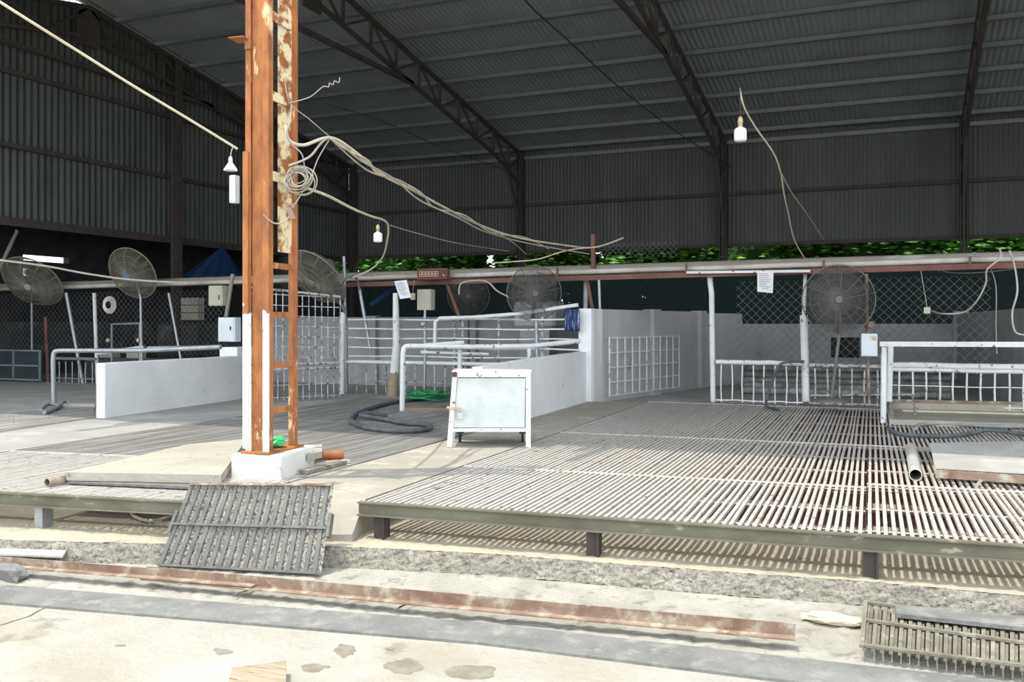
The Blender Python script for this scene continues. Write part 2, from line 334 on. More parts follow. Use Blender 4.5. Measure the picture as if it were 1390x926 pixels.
# ---- trusses with their columns
def truss(X, label, cols, knee=True, y0=6.3):
    t = thing('roof_truss', label, 'roof truss', (X, 24, .39))
    top = MB()
    top.bar((X, 24, roof_z(24)), (X, RY, RZ_), .09, .08); top.bar((X, RY, RZ_), (X, y0, roof_z(y0)), .09, .08)
    top.build('top_chord', 'truss', t)
    def zb(y):
        yy = y if y > RY else 2*RY-y
        return roof_z(yy)-.60-(.35*max(0, (yy-21.5)/2.5)**2)
    ys = [23.9, 23, 22, 21, 20, 19, 18, 17, 16, 15]; ys = ys+[14]+[28-y for y in reversed(ys) if 28-y > 6.2]
    bm = MB()
    for a, b in zip(ys, ys[1:]): bm.bar((X, a, zb(a)), (X, b, zb(b)), .08, .07)
    bm.build('bottom_chord', 'truss', t)
    w = MB()
    for i, (a, b) in enumerate(zip(ys, ys[1:])):
        w.bar((X, a, zb(a)), (X, a, roof_z(a)), .06, .05, (0, 1, 0))
        p, q = ((a, zb(a)), (b, roof_z(b))) if i % 2 else ((a, roof_z(a)), (b, zb(b)))
        w.bar((X, p[0], p[1]), (X, q[0], q[1]), .05, .05)
    w.build('web', 'truss', t)
    MB().bar((X, 17.7, 6.84), (X, 10.3, 6.84), .08, .09).build('tie_beam', 'truss', t)
    g = MB(); g.box((X, 14, 7.65), (.05, .55, .75)); g.build('gusset_plate', 'truss', t)
    for (yc, wd) in cols:
        c = MB(); c.box((X, yc-.1, 3.4), (.06, .05, 6.0)); c.box((X, yc+.1, 3.4), (.06, .05, 6.0))
        c.box((X-.07, yc, (roof_z(yc)+.4)/2), (.03, wd, roof_z(yc)-.4)); c.box((X+.07, yc, (roof_z(yc)+.4)/2), (.03, wd, roof_z(yc)-.4))
        for k in range(9): c.box((X, yc, .8+.62*k), (.15, wd*.9, .05))
        c.build('column', 'truss', t)
    if knee:
        k = MB(); k.bar((X, 23.9, 4.3), (X, 22.9, zb(22.9)), .07, .07); k.build('knee_brace', 'truss', t)
    return t
truss(-15.5, 'dark truss lying flat against the corrugated left wall', [(23.9, .24), (16.5, .2)], False)
truss(-9.97, 'dark lattice truss nearest right of the rusty column, second from the left wall', [(23.9, .3)])
truss(-4.33, 'dark steel truss that meets the back wall near its middle, left of the hanging bulb', [(23.9, .3)])
truss(1.22, 'rightmost visible truss, running almost straight up at the right edge', [(23.9, .26)])

# ---- lower walls
def wallseg(a, b, th, z0, z1, m, name='wall', parent=None):
    a = Vector((a[0], a[1], 0)); b = Vector((b[0], b[1], 0)); n = (b-a).normalized(); n = Vector((-n.y, n.x, 0))*th/2
    z = z1 if isinstance(z1, (tuple, list)) else (z1, z1)
    mb = MB(); mb.hexa([(*(a-n).xy, z0), (*(a+n).xy, z0), (*(b+n).xy, z0), (*(b-n).xy, z0), (*(a-n).xy, z[0]), (*(a+n).xy, z[0]), (*(b+n).xy, z[1]), (*(b-n).xy, z[1])])
    return mb
# far left: dark neighbour wall with openings, small lean-to roof added above it
def wall_holes(name, X, y0, y1, z0, z1, holes, m, th=.2):
    ys = sorted({y0, y1, *[h[0] for h in holes], *[h[1] for h in holes]}); zs = sorted({z0, z1, *[h[2] for h in holes], *[h[3] for h in holes]})
    mb = MB()
    for a, b in zip(ys, ys[1:]):
        for c, d in zip(zs, zs[1:]):
            if any(h[0] <= a and b <= h[1] and h[2] <= c and d <= h[3] for h in holes): continue
            mb.box((X, (a+b)/2, (c+d)/2), (th, b-a, d-c))
    return struct(mb.build(name, m))
XN = -18.4
def hole(x0, y0, x1, y1):
    a = XW(x0, y0, XN); b = XW(x1, y1, XN); return (min(a.y, b.y), max(a.y, b.y), min(a.z, b.z), max(a.z, b.z))
hs = [hole(27, 345, 90, 358), hole(27, 364, 44, 376)]
wall_holes('wall_side', XN, 6, 26, .3, 4.3, hs, 'dark')
lower = MB(); lower.box((XN+.16, 16, .95), (.12, 20, 1.3)); struct(lower.build('baseboard_left', 'mud'))
lean = MB(); lean.hexa([(-18.7, 5.5, 4.1), (-15.8, 5.5, 3.9), (-15.8, 24.4, 3.9), (-18.7, 24.4, 4.1), (-18.7, 5.5, 4.14), (-15.8, 5.5, 3.94), (-15.8, 24.4, 3.94), (-18.7, 24.4, 4.14)]); struct(lean.build('added_unseen_roof', 'dark'))  # unseen roof added to block the sky over the left gap
# behind-left back wall (dark) and grey rendered wall
b1 = MB(); b1.box((-14.6, 24.1, 1.75), (6.6, .2, 2.75)); struct(b1.build('wall_back_left', 'dark'))
g1 = MB()
a = Y(372, 430, 15.2); b = Y(800, 430, 15.2)
g1.box(((a.x+b.x)/2, 15.2, 1.03), (b.x-a.x, .15, 1.30))
for px in (505, 640): p = Y(px, 430, 15.08); g1.box((p.x, 15.1, 1.04), (.22, .16, 1.33))
struct(g1.build('wall_front', 'concwall'))
g0 = MB(); p = Y(230, 430, 17); q = Y(372, 430, 17)
g0.box(((p.x+q.x)/2, 17, .95), (q.x-p.x+.6, .15, 1.15)); struct(g0.build('wall_near', 'mud'))
# side wall behind the white pillar, running back
W = MB()
A0 = Vector((-4.22, 13.1, 0)); A1 = Vector((-3.47, 16.9, 0))
sw = wallseg(A0, A1, .14, .38, 1.77, 'concwall')
for t in (.45, .95):
    p = A0.lerp(A1, t); sw.box((p.x+.04, p.y, 1.08), (.2, .26, 1.42), -.19)
b3 = Y(1003, 430, 18.2); m2 = wallseg(A1, b3, .14, .38, 1.75, ''); sw.add(m2.v, m2.f)
M['stained'] = mat('stained_whitewash', (.50, .50, .50), (.40, .40, .40), 1.6, .9, 0, .3, 30, (.12, .12, .12), .70, 5, .02, None, (1, 1, .5)); struct(sw.build('wall_middle', 'stained'))
bw = MB(); a = Y(1003, 440, 22); b = Y(1302, 440, 22); h = (Y(1128, 458, 22), Y(1167, 486, 22))
bw.box(((a.x+h[0].x)/2, 22, .97), (h[0].x-a.x, .15, 1.17)); bw.box(((h[1].x+b.x)/2, 22, .97), (b.x-h[1].x, .15, 1.17))
bw.box(((h[0].x+h[1].x)/2, 22, (1.555+h[0].z)/2), (h[1].x-h[0].x, .15, 1.555-h[0].z)); bw.box(((h[0].x+h[1].x)/2, 22, (.38+h[1].z)/2), (h[1].x-h[0].x, .15, h[1].z-.38))
struct(bw.build('wall_rear', 'concwall'))
rw = wallseg((1.0, 22), (1.62, 13.6), .15, .38, 1.77, ''); rw.box((1.05, 21.6, 1.1), (.3, .3, 1.44)); struct(rw.build('wall_right_low', 'concwall'))
struct(MB().prism([(-30, 24.4), (20, 24.4), (20, 45), (-30, 45)], -.05, .05).build('floor_outside', 'mud'))
struct(MB().box((-1, 24.15, .75), (28, .12, 1.1)).build('dark_backing', 'mud'))  # low dark backing added so bright ground doesn't show through rear openings
# dark shade net above the rear walls
net = MB(); net.slabq((-15, 23.6, 1.3), (13, 23.6, 1.3), (13, 23.6, 2.95), (-15, 23.6, 2.95), .002)
tag(net.build('shade_net', 'net'), 'dark shade netting stretched behind the low rear walls below the greenery', 'shade net')

# ================================================================== GRATINGS
def bilin(c, s, t): return c[0].lerp(c[1], s).lerp(c[3].lerp(c[2], s), t)
def grating(label, c, pitch, w, m, rods, joists, seed, hh=.022, group=None, wob=.003):
    g = thing('steel_grating', label, 'floor grating', (c[0]+c[2])/2)
    rnd = random.Random(seed); mb = MB(); n = max(2, int((c[1]-c[0]).length/pitch))
    for i in range(n):
        s_ = (i+.5)/n; L = (c[3]-c[0]).length; k = max(2, int(L/.7)); ox = rnd.uniform(-wob, wob); prev = None
        bend = rnd.uniform(-2.2, 2.2)*wob if rnd.random() < .25 else 0
        for j in range(k+1):
            p = bilin(c, s_, j/k)+Vector((ox+bend*sin(pi*j/k)*1.5+rnd.uniform(-wob, wob)*.4, 0, rnd.uniform(-.002, .002)-hh/2))
            if prev is not None: mb.bar(prev, p, w, hh)
            prev = p
    mb.build('bars', m, g)
    rb = MB()
    for t in rods:
        a, b = bilin(c, 0, t), bilin(c, 1, t); rb.tube([a-Vector((0, 0, .022)), b-Vector((0, 0, .022))], .008, 6)
    rb.build('cross_rods', m, g)
    if hh > .021: eb = MB(); eb.bar(bilin(c, 0, .992), bilin(c, 1, .992), .035, .008); eb.build('end_bar', m, g)
    for t in joists:
        a, b = bilin(c, .0, t)-Vector((0, 0, .075)), bilin(c, 1, t)-Vector((0, 0, .075))
        jb = MB(); jb.bar(a+Vector((0, 0, .04)), b+Vector((0, 0, .04)), .06, .01); jb.bar(a, b, .012, .08); jb.bar(a-Vector((0, 0, .04)), b-Vector((0, 0, .04)), .06, .01)
        jb.build('joist', 'joist', g)
    return g
def sub(c, s0, s1, t0, t1, gap=.012):
    q = [bilin(c, s0, t0), bilin(c, s1, t0), bilin(c, s1, t1), bilin(c, s0, t1)]
    L = (c[3]-c[0]).normalized()*gap; q[0] = q[0]+L; q[1] = q[1]+L; q[2] = q[2]-L; q[3] = q[3]-L; return q
RC = [RFL, RFR, RBR, RBL]
sx = .578
grating('worn steel grating at the front right, left of the double bar, bright in the sun', sub(RC, 0, sx, 0, .20), .043, .021, 'grate', (.12, .5, .985), (.12, .5, .95), 11)
grating('front steel grating in the right corner, under the metal sheet', sub(RC, sx+.001, 1, 0, .22), .043, .021, 'grate', (.12, .5, .985), (.12, .5, .95), 12)
grating('middle row steel grating right of the concrete strip and cabinet', sub(RC, 0, sx, .20, .5), .043, .021, 'grate', (.02, .33, .66, .98), (.02, .33, .66, .97), 13)
grating('middle row grating at the right edge under the dusty black hoses', sub(RC, sx+.001, 1, .22, .5), .043, .021, 'grate', (.02, .33, .66, .98), (.02, .33, .66, .97), 14)
grating('rear right platform grating in shade in front of the chain link gate', sub(RC, 0, sx, .5, 1), .043, .021, 'grate', (.02, .25, .5, .75, .98), (.02, .25, .5, .75, .97), 15)
grating('rear right corner grating behind the white painted railing', sub(RC, sx+.001, 1, .5, 1), .043, .021, 'grate', (.02, .25, .5, .75, .98), (.02, .25, .5, .75, .97), 16)
LC = [LFL, LFR, LBR, LBL]
grating('front steel grating on the left platform beneath the pale cast slab', sub(LC, 0, 1, 0, .22), .042, .022, 'grate', (.12, .5, .985), (.12, .5, .95), 17)
grating('dark dusty steel grating behind the rusty column, middle of left platform', sub(LC, 0, 1, .22, .6), .042, .030, 'gratedark', (.02, .33, .66, .98), (.02, .33, .66, .97), 18, wob=.002)
grating('far steel grating of the left platform, in front of the rail fence', sub(LC, 0, 1, .6, 1), .042, .030, 'gratedark', (.02, .5, .98), (.02, .5, .97), 19, wob=.002)
c = [Z(-140, 606, .41), Z(128, 566, .41), Z(128, 549, .41), Z(-140, 577, .41)]
grating('narrow grating left of the low white wall', c, .05, .038, 'gratedark', (.02, .98), (), 20, .02)

# front edge beams with posts
def edge_beam(label, a, b, posts, ground, name='edge_beam'):
    t = thing(name, label, 'steel beam', (a+b)/2-Vector((0, 0, .2)))
    m = MB(); d = (b-a).normalized(); n = Vector((d.y, -d.x, 0))
    a0 = a+n*.010; b0 = b+n*.010; up = Vector((0, 0, 1))
    m.bar(a0+up*.006+n*.005, b0+up*.006+n*.005, .05, .009); m.bar(a0-up*.034, b0-up*.034, .012, .076); m.bar(a0-up*.073, b0-up*.073, .07, .008)
    m.build('channel', 'beam', t)
    for px in posts:
        # post where the sight line meets the beam in plan
        r = ray(px, 700); den = r.x*(-d.y)+r.y*d.x
        k = (a0.x*(-d.y)+a0.y*d.x)/den; p = r*k
        pm = MB(); pm.box((p.x, p.y+.03, (ground+.325)/2), (.012, .08, .325-ground), math.atan2(d.y, d.x)); pm.box((p.x-.035, p.y+.01, (ground+.325)/2), (.07, .01, .325-ground), math.atan2(d.y, d.x)); pm.box((p.x-.035, p.y+.08, (ground+.325)/2), (.07, .01, .325-ground), math.atan2(d.y, d.x))
        pm.build('post', 'galv' if px < 100 else 'truss', t)
    return t
edge_beam('long olive edge beam along the front of the right platform', RFL, RFR, (520, 811, 1190), .17)
edge_beam('dusty edge beam along the front of the left platform, left of the leaning grate', LFL, LFR, (57,), .17)

# ================================================================== RUSTY COLUMN
ct_ = thing('rusty_column', 'tall rusty orange steel column with peeling paint in the left foreground', 'column', (-4.5, 5.7, .58))
Rz = radians(6)
def cb(mb, cx, cy, cz, sx, sy, sz):
    v = Matrix.Rotation(Rz, 3, 'Z') @ Vector((cx, cy, 0)); mb.box((-4.46+v.x, 5.62+v.y, cz), (sx, sy, sz), Rz)
H0, H1 = .60, 6.6; hc, hh = (H0+H1)/2, H1-H0
f = MB(); cb(f, -.078, -.05, hc, .045, .012, hh); cb(f, .073, -.05, hc, .050, .012, hh); f.build('flange', 'flange', ct_)
f = MB(); cb(f, 0, -.03, hc, .11, .01, hh); cb(f, -.095, -.02, hc, .01, .05, hh); cb(f, .094, -.02, hc, .01, .05, hh); f.build('front_channel', 'column', ct_)
f = MB(); cb(f, .094, .33, hc, .012, .06, hh); cb(f, .075, .30, hc, .04, .01, hh); cb(f, .075, .36, hc, .04, .01, hh); f.build('rear_channel', 'column', ct_)
f = MB(); cb(f, .080, .205, 4.35, .008, .20, 4.5); f.build('cover_plate', 'peel', ct_, label='cover plate with peeled cream paint')
for z in (1.99, 1.62, 1.24, .90):
    f = MB(); cb(f, .094, .155, z, .012, .31, .045); f.build('batten', 'column', ct_)
for z in (2.66, 3.26, 3.86, 4.5):
    f = MB(); cb(f, .098, .13, z, .014, .26, .07); f.build('batten', 'peel', ct_)
f = MB(); cb(f, 0, .17, .592, .24, .52, .016); f.build('base_plate', 'column', ct_)
f = MB(); cb(f, -.13, -.07, 3.68, .13, .14, .008); cb(f, -.07, -.065, 3.64, .05, .02, .07); f.build('bracket', 'rust', ct_, label='small angle bracket sticking out to the left')
f = MB(); cb(f, -.088, -.066, 1.73, .045, .022, 2.22); f.build('side_angle', 'flange', ct_)
blk = MB(); v = Matrix.Rotation(radians(12), 3, 'Z')
blk.box((-4.50, 5.83, .38), (.40, .62, .40), radians(12)); bo = blk.build('concrete_block', 'block'); tag(bo, 'whitewashed concrete block carrying the rusty column', 'concrete block')
bv = bo.modifiers.new('bevel', 'BEVEL'); bv.width = .014; bv.segments = 2
def crumple(c, sx, sy, sz, seed, n=2):
    bm = bmesh.new(); bmesh.ops.create_icosphere(bm, subdivisions=n, radius=1); rnd = random.Random(seed); mb = MB()
    for v_ in bm.verts: v_.co *= rnd.uniform(.72, 1.1)
    mb.add([(c[0]+v_.co.x*sx, c[1]+v_.co.y*sy, c[2]+v_.co.z*sz) for v_ in bm.verts], [tuple(x.index for x in f_.verts) for f_ in bm.faces]); bm.free(); return mb
tag(crumple((-4.46, 5.80, .645), .07, .09, .04, 5, 3).build('plastic_bag', 'greenbag'), 'crumpled bright green plastic bag on the column base plate', 'plastic bag')

# ================================================================== FOREGROUND THINGS
# leaning perforated grate
GT = [Vector((-4.28, 4.40, .065)), Vector((-3.24, 4.63, .065)), Vector((-3.29, 4.86, .556)), Vector((-4.17, 4.60, .544))]
GT = [D(215, 768, 5.70), D(436, 780, 5.50), D(453, 657, 5.74), D(260, 656, 5.84)]
lg = thing('drain_grate', 'perforated steel grate leaning on the left platform below the column', 'grate', (GT[0]+GT[1])/2)
nrm = (GT[1]-GT[0]).cross(GT[3]-GT[0]).normalized()
if nrm.y > 0: nrm = -nrm
mb = MB(); n = 19
for i in range(n):
    s0 = i/n; s1 = (i+.48)/n
    a, b = GT[0].lerp(GT[1], s0), GT[0].lerp(GT[1], s1); c_, d_ = GT[3].lerp(GT[2], s1), GT[3].lerp(GT[2], s0)
    mb.slabq(a+nrm*.012, b+nrm*.012, c_+nrm*.012, d_+nrm*.012, .012)
M['perf'] = mat('steel_with_dust', (.13, .13, .125), (.19, .185, .175), 12, .7, .1, .3, 60, (.28, .22, .15), .64, 14)
M['perfdots'] = mat('dusty_perforated_strip', (.40, .37, .29), (.26, .25, .22), 30, .8, 0, 0, 40, (.09, .085, .08), .52, 70, .03)
mb.build('slats', 'perf', lg)
mb = MB(); hol = MB()
for i in range(n):
    s0 = (i+.48)/n; s1 = (i+1)/n
    P = lambda s_, t: GT[0].lerp(GT[1], s_).lerp(GT[3].lerp(GT[2], s_), t)
    for j in range(3):   # long ribbons of the expanded strip
        s_ = s0+(s1-s0)*(j+.5)/3; mb.bar(P(s_, 0), P(s_, 1), .009, .004, nrm)
    for k in range(46):
        t = (k+.5)/46; mb.bar(P(s0, t), P(s1, t+(.012 if k % 2 else -.012)*0), .007, .004, nrm)
mb.build('perforated_strips', 'perfdots', lg)
mb = MB()
for t, w in ((.50, .014), (.012, .008)):
    mb.bar(GT[0].lerp(GT[3], t)+nrm*.018, GT[1].lerp(GT[2], t)+nrm*.018, .014, .02 if w > .01 else .008, nrm)
for s_ in (0, 1):
    P = lambda t: GT[0].lerp(GT[1], s_).lerp(GT[3].lerp(GT[2], s_), t)
    sd = (GT[1]-GT[0]).normalized()*(.012 if s_ else -.012); mb.bar(P(.40)+sd, P(.66)+sd, .02, .05, nrm)
mb.build('frame_bars', 'perf', lg); mb = MB(); mb.bar(GT[0].lerp(GT[3], .985)+nrm*.018, GT[1].lerp(GT[2], .985)+nrm*.018, .014, .014, nrm); mb.build('top_bar', 'rustbar', lg, label='rust brown top bar')

# rusty angles on the step
def angle_bar(label, a, b, w, h, m='rustbar'):
    mb = MB(); d = (b-a).normalized(); n_ = Vector((d.y, -d.x, 0)); up = Vector((0, 0, 1))
    mb.bar(a+up*.004, b+up*.004, w, .008); mb.bar(a-n_*w/2+up*h/2, b-n_*w/2+up*h/2, .008, h)
    o = mb.build('angle_bar', m); return tag(o, label, 'steel bar')
angle_bar('long rusty steel angle lying across the step in the centre foreground', Z(195, 786, .062), Z(1080, 868, .062), .06, .065)
angle_bar('pale dusty steel angle running from the left edge under the leaning grate', Z(-60, 764, .075), Z(345, 796, .075), .055, .05)
mb = MB(); mb.slabq(Z(-60, 750, .12), Z(85, 755, .12), Z(92, 744, .12), Z(-60, 740, .12), .012); tag(mb.build('metal_plate', 'plate'), 'flat grey metal plate on the step at the left edge', 'metal plate')
mb = crumple(Z(12, 779, .05), .14, .06, .07, 8); tag(mb.build('broken_stone', 'midgrey'), 'dark grey broken lump of concrete at the left edge below the angle bar', 'stone')
# wood block bottom
wq = [Z(310, 915, .05), Z(388, 908, .05), Z(389, 897, .05), Z(314, 905, .05)]
mb = MB(); a, b = Z(312, 960, 0), Z(388, 950, 0); mb.slabq(Z(306, 940, .06), Z(388, 932, .06), Z(389, 897, .06), Z(315, 906, .06), .06)
tag(mb.build('wood_block', 'wood'), 'weathered wooden block lying on the street at the bottom edge', 'wood block')
# sand sack
mb = MB(); s0_ = Z(1092, 838, .05); s1_ = Z(1170, 848, .05)
mb = crumple((s0_+s1_)/2+Vector((0, 0, .01)), .17, .05, .03, 31, 3); tag(mb.build('sand_heap', 'sand'), 'small flattened heap of cream sand beside the lying grate', 'sand heap')
mb = MB()
# lying grate bottom right
LG = [Z(1169, 886, .055), Z(1450, 922, .055), Z(1450, 866, .06), Z(1175, 823, .06)]
g2 = thing('drain_grate', 'rusted slotted drain grate lying flat in the bottom right corner', 'grate', (LG[0]+LG[2])/2)
mb = MB(); n = 22
for i in range(n):
    s0 = (i+.15)/n; s1 = (i+.6)/n
    mb.slabq(*(bilin(LG, s_, t)+Vector((0, 0, .02)) for s_, t in ((s0, 0), (s1, 0), (s1, 1), (s0, 1))), .012)
    for q_ in (.68, .8, .92):
        s_ = (i+q_)/n; mb.bar(bilin(LG, s_, .06)+Vector((0, 0, .008)), bilin(LG, s_, 1)+Vector((0, 0, .008)), .004, .01)
M['perf2'] = mat('rusty_dusty_slats', (.17, .155, .12), (.25, .23, .185), 9, .8, .1, .4, 50, (.34, .31, .25), .6, 14)
mb.build('slats', 'perf2', g2)
mb = MB()
for t in (.03, .55, .98): mb.bar(bilin(LG, 0, t)+Vector((0, 0, .028)), bilin(LG, 1, t)+Vector((0, 0, .028)), .025, .012)
mb.bar(bilin(LG, .002, 0)+Vector((0, 0, .028)), bilin(LG, .002, 1)+Vector((0, 0, .028)), .02, .012)
mb.build('frame_bars', 'perf2', g2)
mb = MB(); mb.slabq(Z(1217, 833, .11), Z(1450, 858, .11), Z(1450, 842, .11), Z(1215, 820, .11), .02)
tag(mb.build('steel_strip', 'midgrey'), 'dark grey steel strip lying along the top of the flat drain grate', 'steel strip')

# left slab on grating with planks
sl = MB(); top = [Z(92, 641, .50), Z(292, 641, .50), Z(330, 598, .50), Z(262, 602, .50)]
sl = MB(); sl.slabq(Z(90, 641, .49), Z(300, 645, .49), Z(335, 596, .49), Z(255, 603, .49), .06)
so = sl.build('cast_slab', 'slab'); tag(so, 'pale concrete slab lying on the left platform beside the column block', 'slab')
pk = MB(); pk.slabq(Z(92, 654, .425), Z(275, 662, .425), Z(280, 640, .425), Z(130, 635, .425), .015); tag(pk.build('thin_board', 'perf'), 'thin board under the front edge of the pale slab', 'board')
pp = MB(); pp.hollow(Z(64, 655, .435), Z(110, 646, .435), .028, .005); tag(pp.build('pipe_offcut', 'rustbar'), 'short dusty pipe poking out left of the pale slab', 'pipe')
# white loop hose under the left beam
hz = smooth_path([Z(176, 688, .23), Z(182, 701, .195), Z(205, 707, .195), Z(235, 700, .2), Z(262, 688, .23)])
tag(MB().tube(hz, .012, 8).build('white_hose', 'pipe2'), 'white hose loop hanging below the left edge beam', 'hose')
# planks right of the block
for (x0, y0, x1, y1, lab, zz, m_, w_) in ((412, 641, 466, 628, 'front plank with grooves beside the white column block', .42, 'perf2', .07), (412, 632, 474, 626, 'second ribbed plank right of the white column block', .42, 'grate', .05)):
    p = MB(); p.bar(Z(x0, y0, zz), Z(x1, y1, zz), w_, .03); tag(p.build('plank', m_), lab, 'plank')
p = MB(); p.slabq(Z(417, 617, .53), Z(437, 613, .53), Z(437, 603, .53), Z(421, 604, .53), .05); tag(p.build('stone_offcut', 'slab'), 'mossy slab offcut jutting out behind the white column block', 'stone slab')
p = MB(); p.hollow(Z(428, 619, .47), Z(466, 617, .47), .035, .005); tag(p.build('pipe_offcut', 'rust'), 'short rusty pipe lying right of the white column block', 'pipe')
p = MB(); p.box(Z(453, 624, .42), (.16, .03, .02), .3); tag(p.build('orange_scrap', 'orange'), 'orange plastic scrap under the short rusty pipe', 'scrap')

# metal sheet at right, box tube, short pipe
sh = thing('metal_sheet', 'large dull metal sheet lying on the right grating', 'metal sheet', Z(1330, 630, .45))
mb = MB(); mb.slabq(Z(1269, 635, .50), Z(1480, 648, .50), Z(1470, 598, .50), Z(1262, 601, .50), .008); mb.build('sheet', 'plate', sh)
mb = MB(); mb.bar(Z(1270, 643, .47), Z(1480, 657, .47), .04, .055); mb.build('front_rail', 'rustbar', sh); mb = MB(); mb.bar(Z(1275, 606, .47), Z(1480, 604, .47), .04, .055); mb.build('rear_rail', 'rustbar', sh)
mb = MB(); mb.bar(Z(1332, 652, .46), Z(1325, 660, .415), .02, .02); mb.build('lug', 'slab', sh)
mb = MB(); mb.hollow(Z(1243, 645, .445), Z(1236, 608, .445), .045, .005); tag(mb.build('pipe_offcut', 'plate'), 'short open grey pipe left of the dull metal sheet', 'pipe')
mb = MB(); mb.bar(Z(1246, 610, .42), Z(1262, 610, .42), .06, .03); tag(mb.build('timber_offcut', 'slab'), 'small dusty offcut between the short grey pipe and the metal sheet', 'offcut')
# black hoses on right
hp = smooth_path([Z(1205, 580, .425), Z(1216, 588, .425), Z(1240, 591, .425), Z(1290, 592, .425), Z(1325, 587, .43), Z(1345, 584, .455), Z(1392, 590, .43), Z(1450, 596, .425)])
tag(MB().tube(hp, .022, 8).build('black_hose', 'hose'), 'dusty black hose looping in front of the concrete trough', 'hose')
hp = smooth_path([Z(1243, 582, .425), Z(1248, 577, .43), Z(1265, 575, .43), Z(1300, 576, .43), Z(1360, 579, .43), Z(1450, 579, .43)])
tag(MB().tube(hp, .02, 8).build('grey_hose', 'greyhose'), 'grey hose lying behind the dusty black hose by the trough', 'hose')
# concrete trough (basin)
tr = thing('concrete_trough', 'shallow concrete trough with rusty rim behind the white railing', 'trough', Z(1320, 565, .4))
c4 = [Z(1207, 569, .46), Z(1480, 578, .46), Z(1480, 556, .46), Z(1207, 550, .46)]
up_ = Vector((0, 0, .08)); mb = MB()
mb.bar(c4[0]-Vector((0, 0, .03)), c4[1]-Vector((0, 0, .03)), .06, .06); mb.bar(c4[2], c4[3], .06, .12)
mb.hexa([c4[0]-Vector((0, 0, .06)), c4[0]-Vector((-.05, 0, .06)), c4[3]-Vector((-.05, 0, .06)), c4[3]-Vector((0, 0, .06)), c4[0], c4[0]+Vector((.05, 0, 0)), c4[3]+Vector((.05, 0, .05)), c4[3]+Vector((0, 0, .05))])
mb.prism([(v_.x, v_.y) for v_ in c4], .40, .412); mb.build('basin', 'slab', tr)
mb = MB(); mb.bar(c4[3]+Vector((0, -.03, .065)), c4[2]+Vector((0, -.03, .065)), .035, .035); mb.build('rim_angle', 'rustbar', tr)
mb = MB(); mb.tube([Z(1225, 558, .47), Z(1300, 560, .47), Z(1480, 565, .47)], .015, 8); mb.build('inner_pipe', 'creamcable', tr)
mb = MB(); mb.tube([Y(1100, 537, 13.3), Y(1239, 536, 13.1), Z(1242, 562, .47)], .014, 8); mb.build('supply_pipe', 'greypaint', tr)

# white railing right
rl = thing('white_railing', 'white painted pipe railing standing at the right edge', 'railing', Z(1201, 576))
ra = Z(1201, 574); top = D(1203, 468, 10.7); rb_ = Z(1480, 590)
d0 = (ra-CAM).dot(FW)
mb = MB(); mb.tube([D(1199, 574, d0), D(1200, 470, d0)], .033, 12); mb.tube([D(1207, 545, d0+.25), D(1209, 470, d0+.25)], .033, 12); mb.build('post', 'whitepaint', rl)
mb = MB(); mb.bar(D(1196, 467, d0), D(1480, 468, d0-1.6), .06, .055); mb.build('top_rail', 'whitepaint', rl)
mb = MB(); mb.tube([D(1480, 600, d0-1.6), D(1480, 468, d0-1.6)], .03, 10); mb.build('post', 'whitepaint', rl)

# ================================================================== CABINET
cb0 = Z(610, 606); dcab = (cb0-CAM).dot(FW)
cabt = thing('metal_cabinet', 'white metal locker cabinet with a padlock standing on the concrete strip', 'cabinet', cb0)
A_, B_ = Z(607, 607), Z(720, 607); ex = (B_-A_).normalized(); ey = Vector((-ex.y, ex.x, 0)); wd = (B_-A_).length; ez = Vector((0, 0, 1))
def CP(x, y, z): return A_+ex*x+ey*y+ez*z
hgt = .70; dp = .42; sk = .055   # slanted: legs splay outward at the foot
def cbar(mb, p, q, w, h): mb.bar(CP(*p), CP(*q), w, h, ey)
for (x0, x1, y0) in ((0, sk, 0), (wd, wd-.0, 0), (0, sk, dp), (wd, wd, dp)):
    mb = MB(); mb.bar(CP(x0+.02*(1 if x0 == 0 else -1), y0, 0), CP(x1+.02*(1 if x0 == 0 else -1), y0, hgt), .045, .035, ey); mb.build('leg', 'whitepaint', cabt)
mb = MB(); cbar(mb, (sk, -.005, hgt-.02), (wd, -.005, hgt-.02), .05, .035); mb.build('top_frame_rail', 'whitepaint', cabt); mb = MB(); cbar(mb, (.02, -.005, .16), (wd-.02, -.005, .16), .03, .035)
mb.build('bottom_frame_rail', 'whitepaint', cabt)
mb = MB(); mb.slabq(CP(sk-.01, -.025, hgt+.012), CP(wd+.01, -.025, hgt+.012), CP(wd+.01, dp+.02, hgt+.012), CP(sk-.01, dp+.02, hgt+.012), .012); mb.build('top_panel', 'whitepaint', cabt)
M['cabdoor'] = mat('worn_enamel_door', (.50, .54, .53), (.64, .67, .66), 5, .5, .0, .2, 30, (.36, .36, .33), .67, 9, .02)
mb = MB(); fz = .025
mb.hexa([CP(.055, .0, .185), CP(wd-.055, .0, .185), CP(wd-.055, .02, .185), CP(.055, .02, .185), CP(sk+.045, .0, hgt-.055), CP(wd-.045, .0, hgt-.055), CP(wd-.045, .02, hgt-.055), CP(sk+.045, .02, hgt-.055)])
door = mb.build('door', 'cabdoor', cabt)
mb = MB(); mb.hexa([CP(.02, .03, .16), CP(wd-.02, .03, .16), CP(wd-.02, dp, .16), CP(.02, dp, .16), CP(sk+.02, .03, hgt), CP(wd-.02, .03, hgt), CP(wd-.02, dp, hgt), CP(sk+.02, dp, hgt)]); mb.build('body', 'whitepaint', cabt)
mb = MB(); cbar(mb, (.0, -.03, .375), (.14, -.03, .355), .02, .02); mb.build('hasp', 'brass', door)
